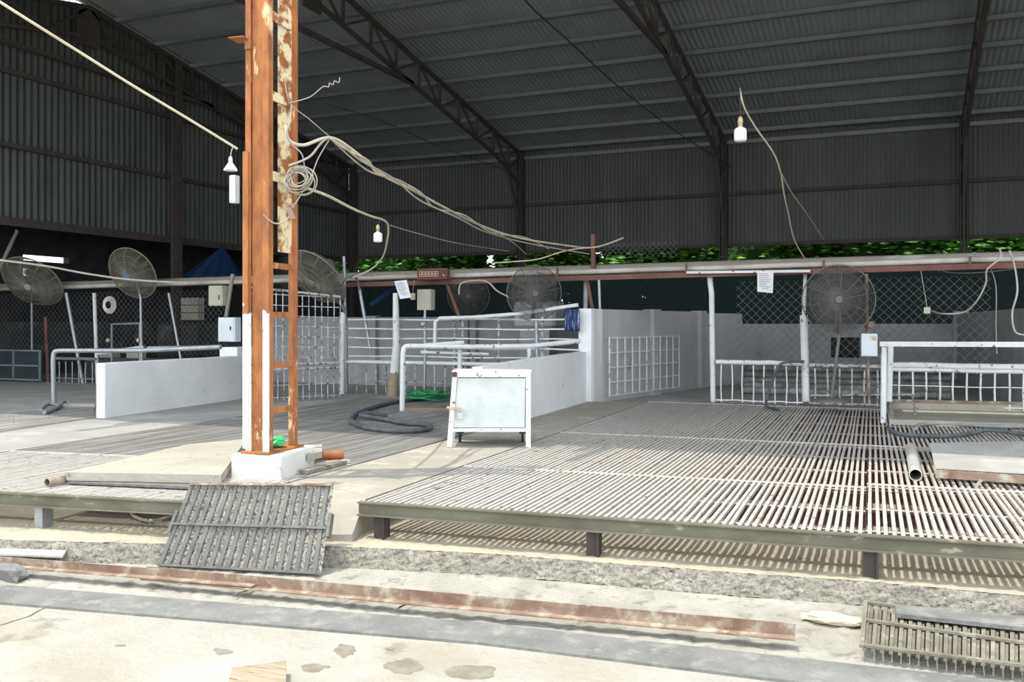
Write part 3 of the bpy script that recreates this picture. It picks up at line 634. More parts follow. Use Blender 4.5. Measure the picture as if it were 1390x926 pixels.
mb = MB(); mb.box(CP(.125, -.035, .295), (.055, .022, .055), math.atan2(ex.y, ex.x)); k = [CP(.107, -.035, .32), CP(.107, -.035, .35), CP(.125, -.035, .365), CP(.143, -.035, .35), CP(.143, -.035, .32)]; mb.tube(k, .005, 6); mb.build('padlock', 'silver', door)
mb = MB(); mb.box(CP(sk+.018, -.026, hgt-.02), (.042, .008, .045), math.atan2(ex.y, ex.x)); mb.build('corner_cap', 'display', cabt, label='dark red corner cap')
for (x_, y_) in ((wd-.07, dp-.06), (.1, dp-.06)):
    mb = MB(); w0 = CP(x_, y_, .05); mb.lathe(w0-ex*.012, [(.02, 0), (.05, 0), (.05, .024), (.02, .024)], 16, tuple(ex)); mb.box(w0+ez*.06, (.05, .05, .05)); mb.build('castor', 'dark', cabt)

# ================================================================== LOW WHITE WALLS, PILLAR
def lowwall(name, a, b, th, z0, z1, label, m='white'):
    o = wallseg(a, b, th, z0, z1, m).build(name, m); bv_ = o.modifiers.new('bevel', 'BEVEL'); bv_.width = .015; bv_.segments = 2
    return struct(o)
w1a = Z(136, 567); w1b = Z(300, 545)
o = lowwall('wall_left_low', (w1a.x, w1a.y), (w1b.x-.12, w1b.y+.5), .13, .36, (1.07, 1.06), 'x')
mb = MB(); p = Z(310, 541); mb.box((p.x, p.y+.25, .78), (.34, .5, .82)); o = struct(mb.build('wall_left_end', 'white'))
wp = [Z(642, 592), Z(700, 575), Z(728, 565), Z(796, 545)]
tops = [D(652, 500, 9.7).z, 1.10, 1.12, 1.16]
mb = MB()
pts = smooth_path([Vector((p.x, p.y, t)) for p, t in zip([Z(655, 583), Z(690, 575), Z(728, 565), Z(797, 545)], (1.08, 1.10, 1.12, 1.14))], 5)
vs = []
for i, p in enumerate(pts):
    t = (pts[min(i+1, len(pts)-1)]-pts[max(i-1, 0)]); t.z = 0; t.normalize(); nn = Vector((-t.y, t.x, 0))*.13
    a = p; b = p+nn; vs += [(a.x, a.y, .36), (a.x, a.y, p.z), (b.x, b.y, p.z), (b.x, b.y, .36)]
m_ = len(pts); fs = [(i*4+k, (i+1)*4+k, (i+1)*4+(k+1) % 4, i*4+(k+1) % 4) for i in range(m_-1) for k in range(4)]+[(0, 1, 2, 3), ((m_-1)*4+3, (m_-1)*4+2, (m_-1)*4+1, (m_-1)*4)]
mb.add(vs, fs); struct(mb.build('wall_curved', 'white'))
pa = Z(787, 545); pb = Z(803, 545)
mb = MB(); mb.box(((pa.x+pb.x)/2-.0, pa.y+.16, 1.09), (.20, .32, 1.38)); o = mb.build('trim_11', 'white'); struct(o)

# ================================================================== OVERHEAD PIPES
PY = 13.5
xl = Y(-60, 380, PY).x; xr = Y(1500, 350, PY).x
o = MB().tube([(xl, PY+.12, 2.32), (xr, PY+.12, 2.425)], .078, 16).build('water_pipe', 'pipe'); tag(o, 'thick brownish pipe running across the whole shed above the fences', 'pipe')
n = 30; o = MB().tube([(xl+(xr-xl)*i/n, PY-.03, 2.28+.115*i/n+.006*sin(i*2.1)) for i in range(n+1)], .040, 12).build('water_pipe', 'pipe2'); tag(o, 'thinner pale pipe strapped in front of the thick overhead pipe', 'pipe')
bmx = Y(475, 380, PY).x
ob = thing('support_beam', 'red primed steel angle carrying the overhead pipes', 'steel beam', ((bmx+xr)/2, PY, 2.2))
mb = MB(); mb.bar((bmx, PY-.02, 2.255), (xr, PY-.02, 2.345), .16, .012); mb.bar((bmx, PY-.10, 2.222), (xr, PY-.10, 2.312), .012, .075); mb.build('angle', 'redsteel', ob)
for px in (760, 934, 1119, 1316): p = Y(px, 370, PY); mb = MB(); mb.box((p.x, PY-.12, 2.35), (.03, .012, .17)); mb.build('strap', 'redsteel', ob)
for (x0, x1) in ((607, 625), (797, 807)):
    a = Y(x0, 382, PY); b = Y(x1, 432, PY); mb = MB(); mb.bar((a.x, PY, 2.22), (b.x, PY+.02, 1.6), .05, .05); mb.build('brace', 'redsteel', ob)
mb = MB(); a = Y(805, 325, PY); mb.box((a.x, PY+.02, 2.62), (.06, .06, .62)); mb.build('upright', 'redsteel', ob)
# left support poles carrying the pipes
def pole(label, pts, r, m, name='fence_post', cat='post', seg=10, rr=None):
    return tag(MB().tube(pts, rr or r, seg).build(name, m), label, cat)
pole('white post with rusty spots at the left edge of the chain link gate', [Y(968, 546, 13.55), Y(966, 400, 13.55), Y(963, 374, 13.55)], .04, 'whitepaint')
pole('thick lower white post, half dark, between chain link gate and right fan', [Y(1094, 545, 13.6), Y(1091, 428, 13.6)], .055, 'whitepaint')
pole('thin white upper post above the thick gate post left of the fan', [Y(1091, 428, 13.6), Y(1093, 372, 13.6)], .026, 'whitepaint')
mb = MB(); mb.bar(Y(932, 370, 13.35), Y(1100, 368, 13.35), .03, .035); tag(mb.build('white_batten', 'whitepaint'), 'white painted batten under the pipes above the chain link gate', 'batten')
pole('peeling white post with a chain, at the left end of the rail fence', [Y(464, 541, 12.9), Y(465, 424, 12.9)], .05, 'whitepaint')
pole('thin dark pole beside the chained white post', [Y(471, 541, 13.2), Y(467, 348, 13.2)], .028, 'galv')
pole('slanting wooden post with flaking whitewash in the rail fence', [Y(532, 540, 12.8), Y(538, 470, 12.8), Y(537, 398, 12.8)], .06, 'whitepaint', rr=[.085, .06, .045]); wp_ = [o_ for o_ in COL.objects if o_.get('label', '').startswith('slanting wooden post')][0]; MB().tube([Y(532, 540, 12.79), Y(535, 506, 12.79)], [.088, .078], 10).build('bare_foot', 'wood', wp_, label='bare brown wooden foot')
pole('thin grey steel pipe dropping beside the white pillar', [Y(816, 470, 13.4), Y(813, 380, 13.4)], .022, 'galv', 'drop_pipe', 'pipe')
pole('slanting galvanised tube hanging behind the mesh gate near the paper', [Y(488, 392, 13.0), Y(503, 476, 13.0)], .03, 'galv', 'hanging_tube', 'tube')
pole('vertical bluish tube behind the red braces near the white pillar', [Y(795, 378, 13.72), Y(794, 540, 13.72)], .04, 'galv', 'tube', 'tube')
# chain
mb = MB()
for i in range(24):
    z = 1.5-i*.042; p = Y(470, 440, 12.84); mb.lathe((p.x, p.y, z), [(.012, -.012), (.02, 0), (.012, .012)], 6)
tag(mb.build('chain', 'galv'), 'steel chain hanging down the peeling white post', 'chain')

# ================================================================== FENCES
def fence_bars(name, label, cat, Yp, px0, px1, zb, zt, n, rails, m, r=.011, skew=0):
    a = Y(px0, 440, Yp); b = Y(px1, 440, Yp+skew); t = thing(name, label, cat, (a.x, a.y, .4)); rnd = random.Random(n)
    mb = MB()
    for i in range(n):
        p = a.lerp(b, (i+.5)/n); o_ = rnd.uniform(-.012, .012); mb.tube([(p.x, p.y, zb), (p.x+o_, p.y, (zb+zt)/2), (p.x, p.y, zt)], r, 6)
    mb.build('bars', m, t)
    for z, rr in rails:
        mb = MB(); k = 8; mb.tube([(a.lerp(b, i/k).x, a.lerp(b, i/k).y, z+rnd.uniform(-.006, .006)) for i in range(k+1)], rr, 8); mb.build('rail', m, t)
    return t
fence_bars('low_fence', 'low white barred gate beneath the chain link, left of the big fan', 'gate', 13.45, 972, 1090, .42, .96, 8, ((1.0, .035), (.45, .012)), 'whitepaint')
fence_bars('low_fence', 'low dark barred fence behind the leg of the right fan', 'fence', 13.55, 1098, 1200, .42, .93, 6, ((.97, .028), (.44, .012)), 'greypaint', .013)
fence_bars('low_fence', 'low white barred fence behind the trough at the right edge', 'fence', 13.55, 1212, 1460, .42, .93, 13, ((.99, .045), (.93, .03), (.72, .008), (.46, .012)), 'whitepaint', .014)
# rail fence centre-left
t = thing('rail_fence', 'long white horizontal rail fence behind the green hose and pipe stand', 'fence', Y(640, 540, 12.9))
def zy(py, px=600, Yp=12.9): return Y(px, py, Yp).z
for k, (yl, yr) in enumerate(((433, 436), (447, 444), (458, 455), (471, 466), (482, 478))):
    mb = MB(); pts = []
    for i in range(9):
        px = 473+(788-473)*i/8; p = Y(px, 440, 12.9); pts.append((p.x, p.y, [1.62, 1.47, 1.32, 1.17, 1.03][k]+.008*sin(i*1.7+k)))
    mb.tube(pts, .014, 6); mb.build('rail', 'whitepaint', t)
mb = MB(); mb.tube([(Y(px, 440, 12.9).x, 12.88, .93) for px in (470, 550, 640, 720, 790)], .032, 8); mb.build('middle_rail', 'whitepaint', t)
mb = MB()
for i in range(23):
    px = 484+i*13.3; p = Y(px, 440, 12.9); mb.tube([(p.x, 12.9, .42), (p.x+.01*sin(i*3), 12.9, .92)], .012, 6)
mb.build('bars', 'greypaint', t)
mb = MB(); mb.tube([(Y(px, 440, 12.9).x, 12.9, .62) for px in (472, 790)], .008, 6); mb.build('rail', 'greypaint', t)
mb = MB(); mb.tube([Y(590, 472, 12.7), Y(591, 437, 12.7), Y(597, 432, 12.7), Y(640, 431, 12.7), Y(705, 426, 12.8), Y(785, 414, 13.1)], .03, 10); mb.build('top_pipe', 'whitepaint', t)
for px in (576, 617, 628, 677, 736):
    mb = MB(); p = Y(px, 440, 12.95); mb.tube([(p.x, 12.95, .45 if px < 700 else .9), (p.x, 12.95, 1.68)], .018 if px != 617 else .024, 8); mb.build('upright', 'greypaint', t)
# pipe stand in front
ps = thing('pipe_stand', 'white pipe stand with bent corner between green hose and cabinet', 'pipe stand', Z(547, 558))
P0 = Z(547, 558); dps = (P0-CAM).dot(FW)
mb = MB(); mb.tube([D(546, 558, dps), D(547, 480, dps)]+smooth_path([D(547, 480, dps), D(550, 471, dps), D(560, 470, dps)], 4)[1:]+[D(640, 471, dps+.25), D(720, 470, dps+.5), D(786, 463, dps+.9)], .035, 12); mb.build('frame', 'whitepaint', ps)
mb = MB(); mb.tube([D(624, 520, dps+.3), D(624, 474, dps+.3)], .028, 10); mb.tube([D(719, 505, dps+.5), D(718, 470, dps+.5)], .028, 10); mb.build('upright', 'whitepaint', ps)
mb = MB(); mb.tube([D(571, 478, dps+.6), D(628, 480, dps+.6), D(663, 481, dps+.7)], .022, 8); mb.tube([D(575, 469, dps+.5), D(630, 465, dps+.5)], .03, 8); mb.build('cross_pipe', 'whitepaint', ps)
mb = MB(); mb.bar(D(549, 556, dps+.02), D(615, 557, dps), .06, .06); tag(mb.build('timber_beam', 'timber'), 'brown timber lying at the foot of the white pipe stand', 'timber')
# mesh gate behind column
mg = thing('mesh_gate', 'tall white rod mesh gate right behind the rusty column', 'gate', Z(420, 537))
ga = D(338, 440, 13.4); gb = D(462, 440, 14.2)
def MG(s_, z): p = ga.lerp(gb, s_); return Vector((p.x, p.y, z))
mb = MB()
for i in range(15):
    s_ = i/14; mb.tube([MG(s_, .95), MG(s_, 2.05-.12*s_)], .009, 6)
for k in range(7): z = 1.05+.155*k; mb.tube([MG(0, z+.02), MG(.5, z+.006*sin(k)), MG(1, z-.02)], .009, 6)
for i in range(15): s_ = (i+.4)/14.5; mb.tube([MG(s_, .42), MG(s_, .86)], .009, 6)
for z in (.46, .64): mb.tube([MG(0, z), MG(1, z)], .009, 6)
mb.build('rod_mesh', 'greypaint', mg)
mb = MB()
for z in (2.03, .95, .88): mb = MB(); mb.tube([MG(0, z+.06*(z > 2)), MG(1, z-.06*(z > 2))], .02, 8); mb.build('frame_rail', 'greypaint', mg)
# white grid leaning on side wall
wg = thing('grid_gate', 'white welded bar grid standing against the grey side wall', 'grid panel', A0.lerp(A1, .3))
wa = A0+Vector((.16, .05, 0)); wc = A0.lerp(A1, .64)+Vector((.18, 0, 0))
mb = MB()
for i in range(11):
    p = wa.lerp(wc, i/10); mb.tube([(p.x, p.y, .47), (p.x, p.y, 1.36)], .011, 6)
for z in (.48, .68, .9, 1.12, 1.34): mb.tube([(wa.x, wa.y, z), (wc.x, wc.y, z)], .011, 6)
mb.build('grid_bars', 'whitepaint', wg)
# chain link
def chainlink(label, a, b, z0, z1, pitch, r, clip=None):
    a = Vector(a); b = Vector(b); L = (b-a).length; H = z1-z0; mb = MB(); e = (b-a)/L
    k = -H
    while k < L:
        for sgn in (1, -1):
            s0, t0, s1, t1 = (k, 0, k+H, H) if sgn > 0 else (k, H, k+H, 0)
            # clip to 0..L
            if s0 < 0: t0 += (0-s0)*(t1-t0)/(s1-s0); s0 = 0
            if s1 > L: t1 -= (s1-L)*(t1-t0)/(s1-s0); s1 = L
            if s1-s0 > .02:
                p = a+e*s0; q = a+e*s1; mb.tube([(p.x, p.y+.004*sgn, z0+t0), (q.x, q.y+.004*sgn, z0+t1)], r, 4, False)
        k += pitch
    o = mb.build('chain_link_mesh', 'galvdark'); return tag(o, label, 'chain link mesh')
a = Y(1000, 440, 13.75); b = Y(1092, 440, 13.75); chainlink('chain link mesh filling the gate between the two white posts', (a.x, 13.75, 0), (b.x, 13.75, 0), .98, 2.18, .125, .0035)
a = Y(1096, 440, 13.75); b = Y(1345, 440, 13.75); chainlink('wide chain link mesh behind the big right fan', (a.x, 13.75, 0), (b.x, 13.75, 0), .98, 2.2, .125, .0035)
a = Y(0, 440, 13.75); b = Y(310, 440, 13.75); chainlink('chain link mesh in the dark bay left of the rusty column', (a.x, 13.75, 0), (b.x, 13.75, 0), .95, 2.2, .125, .0035)
# sagging net top at centre
a = Y(806, 322, 13.6)
chainlink('faint wire mesh above the pipes behind the red upright', (a.x+.05, 13.66, 0), (a.x+1.3, 13.66, 0), 2.56, 2.8, .09, .0025)

# ================================================================== FANS
def fan_proto(wire, badge, label, group=None):
    t = thing('pedestal_fan', label, 'fan', (0, 0, 0), group); R = .46
    cg = MB()
    for side, dep in ((-1, .13), (1, .11)):
        for i in range(110):
            a = 2*pi*i/110; pts = [(.06*cos(a), side*dep, .06*sin(a)), (R*.75*cos(a), side*dep*.85, R*.75*sin(a)), (R*cos(a), 0, R*sin(a))]
            cg.tube(pts, .0034, 3, False)
        for rr, dd in ((.15, 1), (.26, .95), (.36, .85)):
            cg.tube([(rr*cos(2*pi*k/40), side*dep*dd, rr*sin(2*pi*k/40)) for k in range(41)], .0035, 4, False)
    cg.tube([(R*cos(2*pi*k/48), 0, R*sin(2*pi*k/48)) for k in range(49)], .010, 6, False)
    for k in range(10):
        a = 2*pi*k/10+.2; cg.tube([(.05*cos(a), -.135, .05*sin(a)), (R*.75*cos(a), -.115, R*.75*sin(a)), (R*cos(a), 0, R*sin(a))], .0045, 4, False)
    cg.build('cage', wire, t)
    for k in range(3):
        a = 2*pi*k/3+.5; b = MB(); vs = []
        for u, w0, w1 in ((.05, -.02, .02), (.2, -.035, .03), (.42, -.05, .03)):
            for w_, yy in ((w0, -.03), (w1, .03)):
                vs.append((u*cos(a)-w_*sin(a), yy, u*sin(a)+w_*cos(a)))
        vs2 = [(x, y+.004, z) for x, y, z in vs]
        b.add(vs+vs2, [(0, 1, 3, 2), (2, 3, 5, 4), (6, 8, 9, 7), (8, 10, 11, 9), (4, 5, 11, 10), (0, 2, 8, 6), (2, 4, 10, 8), (1, 7, 9, 3), (3, 9, 11, 5)])
        b.build('blade', 'blade', t)
    MB().lathe((0, 0, 0), [(.05, -.04), (.055, .03), (.03, .04)], 14, (0, -1, 0)).build('hub', 'fandark', t)
    MB().lathe((0, .12, 0), [(.09, 0), (.10, .14), (.06, .2)], 14, (0, 1, 0)).build('motor', 'fandark', t)
    MB().lathe((0, -.135, 0), [(.055, 0), (.05, .015)], 16, (0, -1, 0)).build('badge', badge, t)
    return t
def place(t, c, yaw, tilt, sc=1): t.location = c; t.rotation_euler = (tilt, 0, yaw); t.scale = (sc,)*3
fp = fan_proto('fandark', 'fandark', 'large round cage fan before the chain link on the right')
c5 = Y(1138, 407, 12.9)
f4 = copy_tree(fp); f4['label'] = 'round cage fan in the centre above the curved white wall'
f6 = copy_tree(fp); f6['label'] = 'smaller dark fan behind the weighing display box'
place(fp, c5, YAW*.3, 0)
place(f4, Y(725, 398, 12.9), YAW+.1, radians(4), .90)
place(f6, Y(636, 402, 14.6), YAW, 0, .80)
f2 = fan_proto('fan', 'badge', 'tilted olive cage fan with blue centre badge'); place(f2, Y(180, 371, 13.0), YAW-radians(18), radians(26), 1.1)
f1 = fan_proto('fan', 'silver', 'olive cage fan at the left edge before the small window'); place(f1, Y(44, 382, 13.0), YAW-radians(10), radians(42), 1.32)
f3 = fan_proto('fan', 'fan', 'steeply turned olive fan right beside the rusty column'); place(f3, Y(431, 376, 12.6), YAW-radians(40), radians(42), 1.2)
# stands
def stand(label, pts, r, m, foot=True):
    t = thing('fan_stand', label, 'fan stand', pts[0]); MB().tube(pts, r, 8).build('pole', m, t)
    if foot: p = pts[0]; mb = MB(); mb.lathe((p.x, p.y, p.z), [(.24, 0), (.24, .02), (.04, .05)], 18); mb.build('foot', m, t)
stand('leaning dark pole holding the big right fan', [Y(1128, 545, 12.75), Y(1141, 440, 12.95), Y(1139, 412, 13.05)], .022, 'fandark')
stand('thin dark pole under the smaller fan behind the display', [Y(636, 522, 14.72), Y(636, 404, 14.72)], .022, 'fandark', False)
stand('grey pole holding the centre fan over the rail fence', [Y(730, 528, 12.6), Y(728, 432, 12.95), Y(727, 402, 13.05)], .028, 'galv', False)
stand('short dark arm from the chained post to the turned fan', [Y(470, 425, 12.9), Y(458, 405, 12.85), Y(436, 383, 12.7)], .03, 'fandark', False)
stand('galvanised pole under the blue badged fan', [Y(193, 532, 13.1), Y(191, 405, 13.1), Y(184, 375, 13.1)], .024, 'galv', False)
stand('thin pole below the far left fan', [Y(44, 543, 13.2), Y(43, 400, 13.2), Y(44, 384, 13.15)], .022, 'galv', False)

# ================================================================== BOXES, DISPLAY, PAPERS
def facing(px0, py0, px1, py1, Yp, th, name, m, label, cat, parts=None):
    a = Y(px0, py0, Yp); b = Y(px1, py1, Yp); t = thing(name, label, cat, ((a.x+b.x)/2, Yp, b.z))
    mb = MB(); mb.box(((a.x+b.x)/2, Yp+th/2, (a.z+b.z)/2), (abs(b.x-a.x), th, abs(a.z-b.z))); o = mb.build('casing', m, t)
    bvv = o.modifiers.new('bevel', 'BEVEL'); bvv.width = .006; bvv.segments = 2
    w = abs(b.x-a.x); h = abs(a.z-b.z); cx = (a.x+b.x)/2; cz = (a.z+b.z)/2
    return t, cx, cz, w, h
t, cx, cz, w, h = facing(283, 388, 302, 415, 12.6, .16, 'electrical_box', 'boxcream', 'cream electrical cabinet hanging from the pipes left of the rusty column', 'electrical box')
MB().box((cx, 12.594, cz), (w*.86, .012, h*.88)).build('door', 'boxcream', t); MB().box((cx+w*.3, 12.58, cz-.03), (.012, .015, .08)).build('handle', 'dark', t)
t, cx, cz, w, h = facing(296, 431, 319, 464, 11.6, .14, 'electrical_box', 'boxwhite', 'white electrical box touching the left side of the rusty column', 'electrical box')
MB().box((cx, 11.594, cz), (w*.88, .012, h*.9)).build('door', 'boxwhite', t); MB().box((cx+w*.28, 11.58, cz+.02), (.015, .015, .06)).build('handle', 'dark', t)
t, cx, cz, w, h = facing(566, 393, 585, 421, 13.1, .14, 'electrical_box', 'boxcream', 'cream switch box under the red digit display', 'electrical box')
MB().box((cx, 13.094, cz), (w*.88, .012, h*.9)).build('door', 'boxcream', t)
t, cx, cz, w, h = facing(1169, 453, 1191, 484, 13.02, .14, 'electrical_box', 'boxwhite', 'white locked box between the right fan and the white railing', 'electrical box')
MB().box((cx, 13.014, cz), (w*.86, .012, h*.9)).build('door', 'boxwhite', t); MB().box((cx+w*.3, 12.99, cz+.1), (.05, .03, .05)).build('padlock', 'brass', t)
t, cx, cz, w, h = facing(1254, 417, 1263, 426, 13.3, .04, 'plug_socket', 'boxcream', 'small cream socket hanging on a wire in the chain link', 'socket'); MB().tube([(cx, 13.3, cz+.04), Y(1250, 368, 13.35)], .005, 6).build('wire', 'cable', t)
t, cx, cz, w, h = facing(557, 398, 563, 407, 13.1, .03, 'plug_socket', 'creamcable', 'small tan socket hanging beside the cream switch box', 'socket'); MB().tube([(cx, 13.1, cz+.04), Y(562, 380, 13.3)], .005, 6).build('wire', 'cable', t)
t, cx, cz, w, h = facing(311, 238, 319, 275, 6.0, .06, 'floodlight', 'boxwhite', 'white lamp housing fixed to the left side of the rusty column', 'lamp')
# display
t, cx, cz, w, h = facing(566, 365, 607, 379, 13.22, .10, 'digital_display', 'redsteel', 'red brown digit display mounted on the overhead pipes', 'display')
MB().box((cx, 13.215, cz), (w*.92, .01, h*.8)).build('screen', 'display', t)
dg = MB(); dw, dh, th = .042, .078, .009
for k in range(6):
    x = cx-w*.42+.03+k*.060
    for (ox, oz, sx_, sz_) in ((0, dh/2, dw, th), (0, 0, dw, th), (0, -dh/2, dw, th), (-dw/2, dh/4, th, dh/2), (dw/2, dh/4, th, dh/2), (-dw/2, -dh/4, th, dh/2), (dw/2, -dh/4, th, dh/2)):
        dg.box((x+ox, 13.207, cz+oz), (sx_, .004, sz_))
dg.build('digits', 'amber', t)
def text(body, loc, size, m, parent, name):
    cu = bpy.data.curves.new(name, 'FONT'); cu.body = body; cu.size = size; cu.extrude = .001; ob_ = bpy.data.objects.new(name, cu)
    cu.materials.append(M[m]); COL.objects.link(ob_); me = bpy.data.meshes.new_from_object(ob_.evaluated_get(bpy.context.evaluated_depsgraph_get())); bpy.data.objects.remove(ob_)
    ob_ = bpy.data.objects.new(name, me); COL.objects.link(ob_); ob_.parent = parent; ob_.location = Vector(loc)-LOC[parent.name]; ob_.rotation_euler = (pi/2, 0, 0); return ob_
text('kg', (cx+w*.355, 13.207, cz-.035), .05, 'amber', t, 'unit_lettering')
def paper(label, q, lines=9):
    t = thing('paper_notice', label, 'paper notice', (q[0]+q[1])/2)
    n_ = (q[1]-q[0]).cross(q[3]-q[0]).normalized(); n_ = n_ if n_.y < 0 else -n_
    mb = MB(); mb.slabq(q[0], q[1], q[2], q[3], .002); mb.build('sheet', 'paper', t)
    mb = MB(); rnd = random.Random(3)
    for k in range(lines):
        tt = .12+.78*k/lines; s0, s1 = (.12, rnd.uniform(.6, .9)) if k < lines-1 else (.3, .7)
        P = lambda s_: q[3].lerp(q[2], s_).lerp(q[0].lerp(q[1], s_), tt)+n_*.003
        mb.bar(P(s0), P(s1), .002, .010, (0, 0, 1))
    mb.build('written_lines', 'ink', t)
paper('white paper notice hanging above the chain link gate', [Y(1028, 396, 13.33), Y(1049, 398, 13.33), Y(1050, 369, 13.33), Y(1028, 368, 13.33)])
paper('tilted white paper notice on the slanting wooden post', [Y(543, 406, 12.7), Y(558, 404, 12.7), Y(552, 380, 12.8), Y(535, 382, 12.8)])

# ================================================================== BULBS
def bulb(label, px, py, d, s, cord_to, name='hanging_bulb', m='bulb'):
    c = D(px, py, d); t = thing(name, label, 'light bulb', c)
    MB().lathe(c, [(.02*s, -.075*s), (.048*s, -.07*s), (.056*s, -.055*s), (.056*s, .02*s), (.048*s, .04*s), (.02*s, .055*s)], 18).build('globe', m, t)
    MB().lathe(c, [(.02*s, .055*s), (.02*s, .09*s), (.026*s, .095*s), (.018*s, .14*s), (.006*s, .15*s)], 12).build('socket', 'brass', t)
    MB().tube(smooth_path([c+Vector((0, 0, .145*s))]+cord_to), .0045*s, 6).build('cord', 'darkcable', t)
    return t
bulb('white cylindrical bulb hanging under the roof right of centre', 1005, 181, 9, 1.1, [D(1005, 145, 9), D(1004, 118, 9.1)])
bulb('white bulb hanging from the cable right of the rusty column', 513, 321, 9.5, .82, [D(513, 303, 9.5), D(518, 299, 9.5)])
c = D(313, 223, 6.6); t = thing('lamp_shade', 'small white enamel lamp hanging left of the rusty column', 'lamp', c)
MB().lathe(c, [(.05, -.045), (.046, -.035), (.03, -.01), (.014, .012), (.012, .05), (.006, .055)], 20).build('shade', 'boxwhite', t)
MB().tube(smooth_path([c+Vector((0, 0, .05)), D(314, 206, 6.6), D(317, 200, 6.62), D(322, 203, 6.65)]), .004, 6).build('cord', 'cable', t)

# ================================================================== CABLES
def cable(label, pts, r, m, name='cable', cat='cable', n=8): return tag(MB().tube(smooth_path([D(*p) for p in pts], n), r, 6).build(name, m), label, cat)
cable('pale cable sagging from the top left corner to the rusty column', [(-20, -10, 5.5), (35, 25, 5.6), (110, 72, 5.9), (180, 116, 6.1), (250, 158, 6.35), (322, 202, 6.6)], .009, 'creamcable')
cable('thickest cable of the bundle sagging from the column to the overhead pipes', [(388, 170, 6.8), (392, 190, 6.8), (412, 197, 6.9), (448, 187, 7.2), (480, 205, 7.6), (520, 238, 8.4), (560, 258, 9.2), (600, 280, 10), (650, 305, 11), (700, 322, 11.9), (760, 332, 12.8), (806, 336, 13.6), (846, 323, 14)], .013, 'creamcable')
cable('second cable of the bundle, looser, between column and pipes', [(392, 225, 6.8), (420, 213, 6.9), (448, 188, 7.2), (490, 218, 7.6), (535, 243, 8.4), (570, 272, 9.2), (620, 295, 10), (660, 315, 11.2), (720, 331, 12.2), (800, 345, 13.4)], .009, 'cable')
cable('knotted tan cable wound loosely around the upper bundle', [(449, 188, 7.15), (470, 203, 7.4), (500, 218, 7.9), (512, 236, 8.2), (545, 247, 8.7), (572, 262, 9.3), (590, 282, 9.8), (630, 292, 10.6), (668, 316, 11.3), (712, 322, 12.1), (745, 338, 12.7)], .007, 'creamcable')
cable('grey cable dropping under the bundle near the middle', [(448, 188, 7.2), (500, 232, 7.8), (545, 246, 8.6), (580, 270, 9.4), (640, 300, 10.6), (690, 325, 11.7), (714, 345, 13)], .007, 'cable')
cable('straight lower cable from the coil to the bulb right of the column', [(412, 254, 6.9), (445, 266, 7.3), (480, 284, 8.1), (505, 294, 9), (521, 299, 9.5), (527, 307, 9.8), (526, 325, 10.4), (519, 350, 11.6), (500, 368, 12.4), (465, 382, 13.1)], .011, 'creamcable')
cable('thin cable running right from the lower cable toward the dark wall', [(530, 306, 9.9), (560, 315, 11), (610, 328, 12.5), (650, 335, 14), (690, 341, 15)], .006, 'cable')
cable('curly loose wire sticking out from the upper column', [(392, 140, 6.8), (420, 132, 6.9), (438, 118, 7), (446, 118, 7), (447, 113, 7), (452, 115, 7), (454, 110, 7), (460, 112, 7), (461, 105, 7)], .004, 'cable')
cable('thin wire slanting down from the column top to the cable bundle', [(386, 105, 6.75), (394, 140, 6.8), (420, 162, 7), (449, 187, 7.2)], .004, 'cable')
cable('looping wire hugging the right side of the column', [(396, 142, 6.75), (394, 165, 6.75), (389, 180, 6.75), (395, 195, 6.8), (410, 210, 6.85), (414, 235, 6.9)], .005, 'cable')
cable('wire hanging from the bundle back to the coil', [(448, 188, 7.2), (432, 215, 7), (420, 245, 6.95), (400, 278, 6.85), (388, 300, 6.8), (372, 303, 6.75), (358, 292, 6.7)], .005, 'cable')
cable('long dark wire slanting from the top centre to the middle truss', [(705, -8, 15), (730, 18, 16), (768, 52, 17.5), (840, 118, 20), (920, 180, 22), (992, 226, 23.6)], .014, 'darkcable')
cable('faint dark wire crossing the back roof left of centre', [(440, 140, 20), (520, 165, 21), (600, 200, 23), (690, 232, 25.6)], .010, 'darkcable')
cable('tan cable dropping from the hanging bulb to the overhead pipes', [(1004, 120, 9.1), (1010, 145, 9.2), (1025, 172, 9.5), (1050, 208, 10), (1060, 236, 10.5), (1064, 262, 11), (1070, 290, 11.8), (1078, 325, 12.6), (1092, 350, 13.1), (1100, 358, 13.2)], .009, 'creamcable')
cable('thin second wire splitting off the tan cable', [(1059, 232, 10.4), (1075, 262, 11), (1095, 290, 12), (1118, 325, 13.4)], .006, 'cable')
cable('grey cable at the upper left fan falling to the right', [(-10, 352, 12), (60, 361, 12.2), (120, 372, 12.4), (180, 380, 12.6), (250, 384, 12.8)], .015, 'cable')
cable('curved cable hanging from the pipes near the right edge', [(1357, 338, 11.5), (1358, 350, 11.5), (1340, 366, 11.6), (1338, 385, 11.7), (1325, 410, 11.8), (1308, 424, 12), (1280, 426, 12.2), (1264, 422, 12.6)], .011, 'pipe2')
cable('pale cable hanging straight at the right edge', [(1370, 340, 11.5), (1377, 360, 11.5), (1381, 395, 11.5), (1374, 425, 11.5), (1378, 450, 11.5), (1392, 455, 11.5)], .012, 'pipe2')
cable('drooping cable under the pipes above the right chain link', [(1270, 364, 12.6), (1290, 370, 12.5), (1330, 370, 12.2), (1392, 363, 11.8)], .007, 'cable')
cable('thin cord hanging in front of the right low wall', [(1345, 365, 12.1), (1352, 390, 12.1), (1352, 440, 12.1), (1353, 480, 12.1)], .007, 'cable')
cable('black bent conduit joining the turned fan to the slanting tube', [(462, 385, 12.8), (470, 378, 12.8), (480, 376, 12.85), (486, 382, 12.9), (488, 394, 12.95)], .018, 'hose', 'conduit', 'conduit')
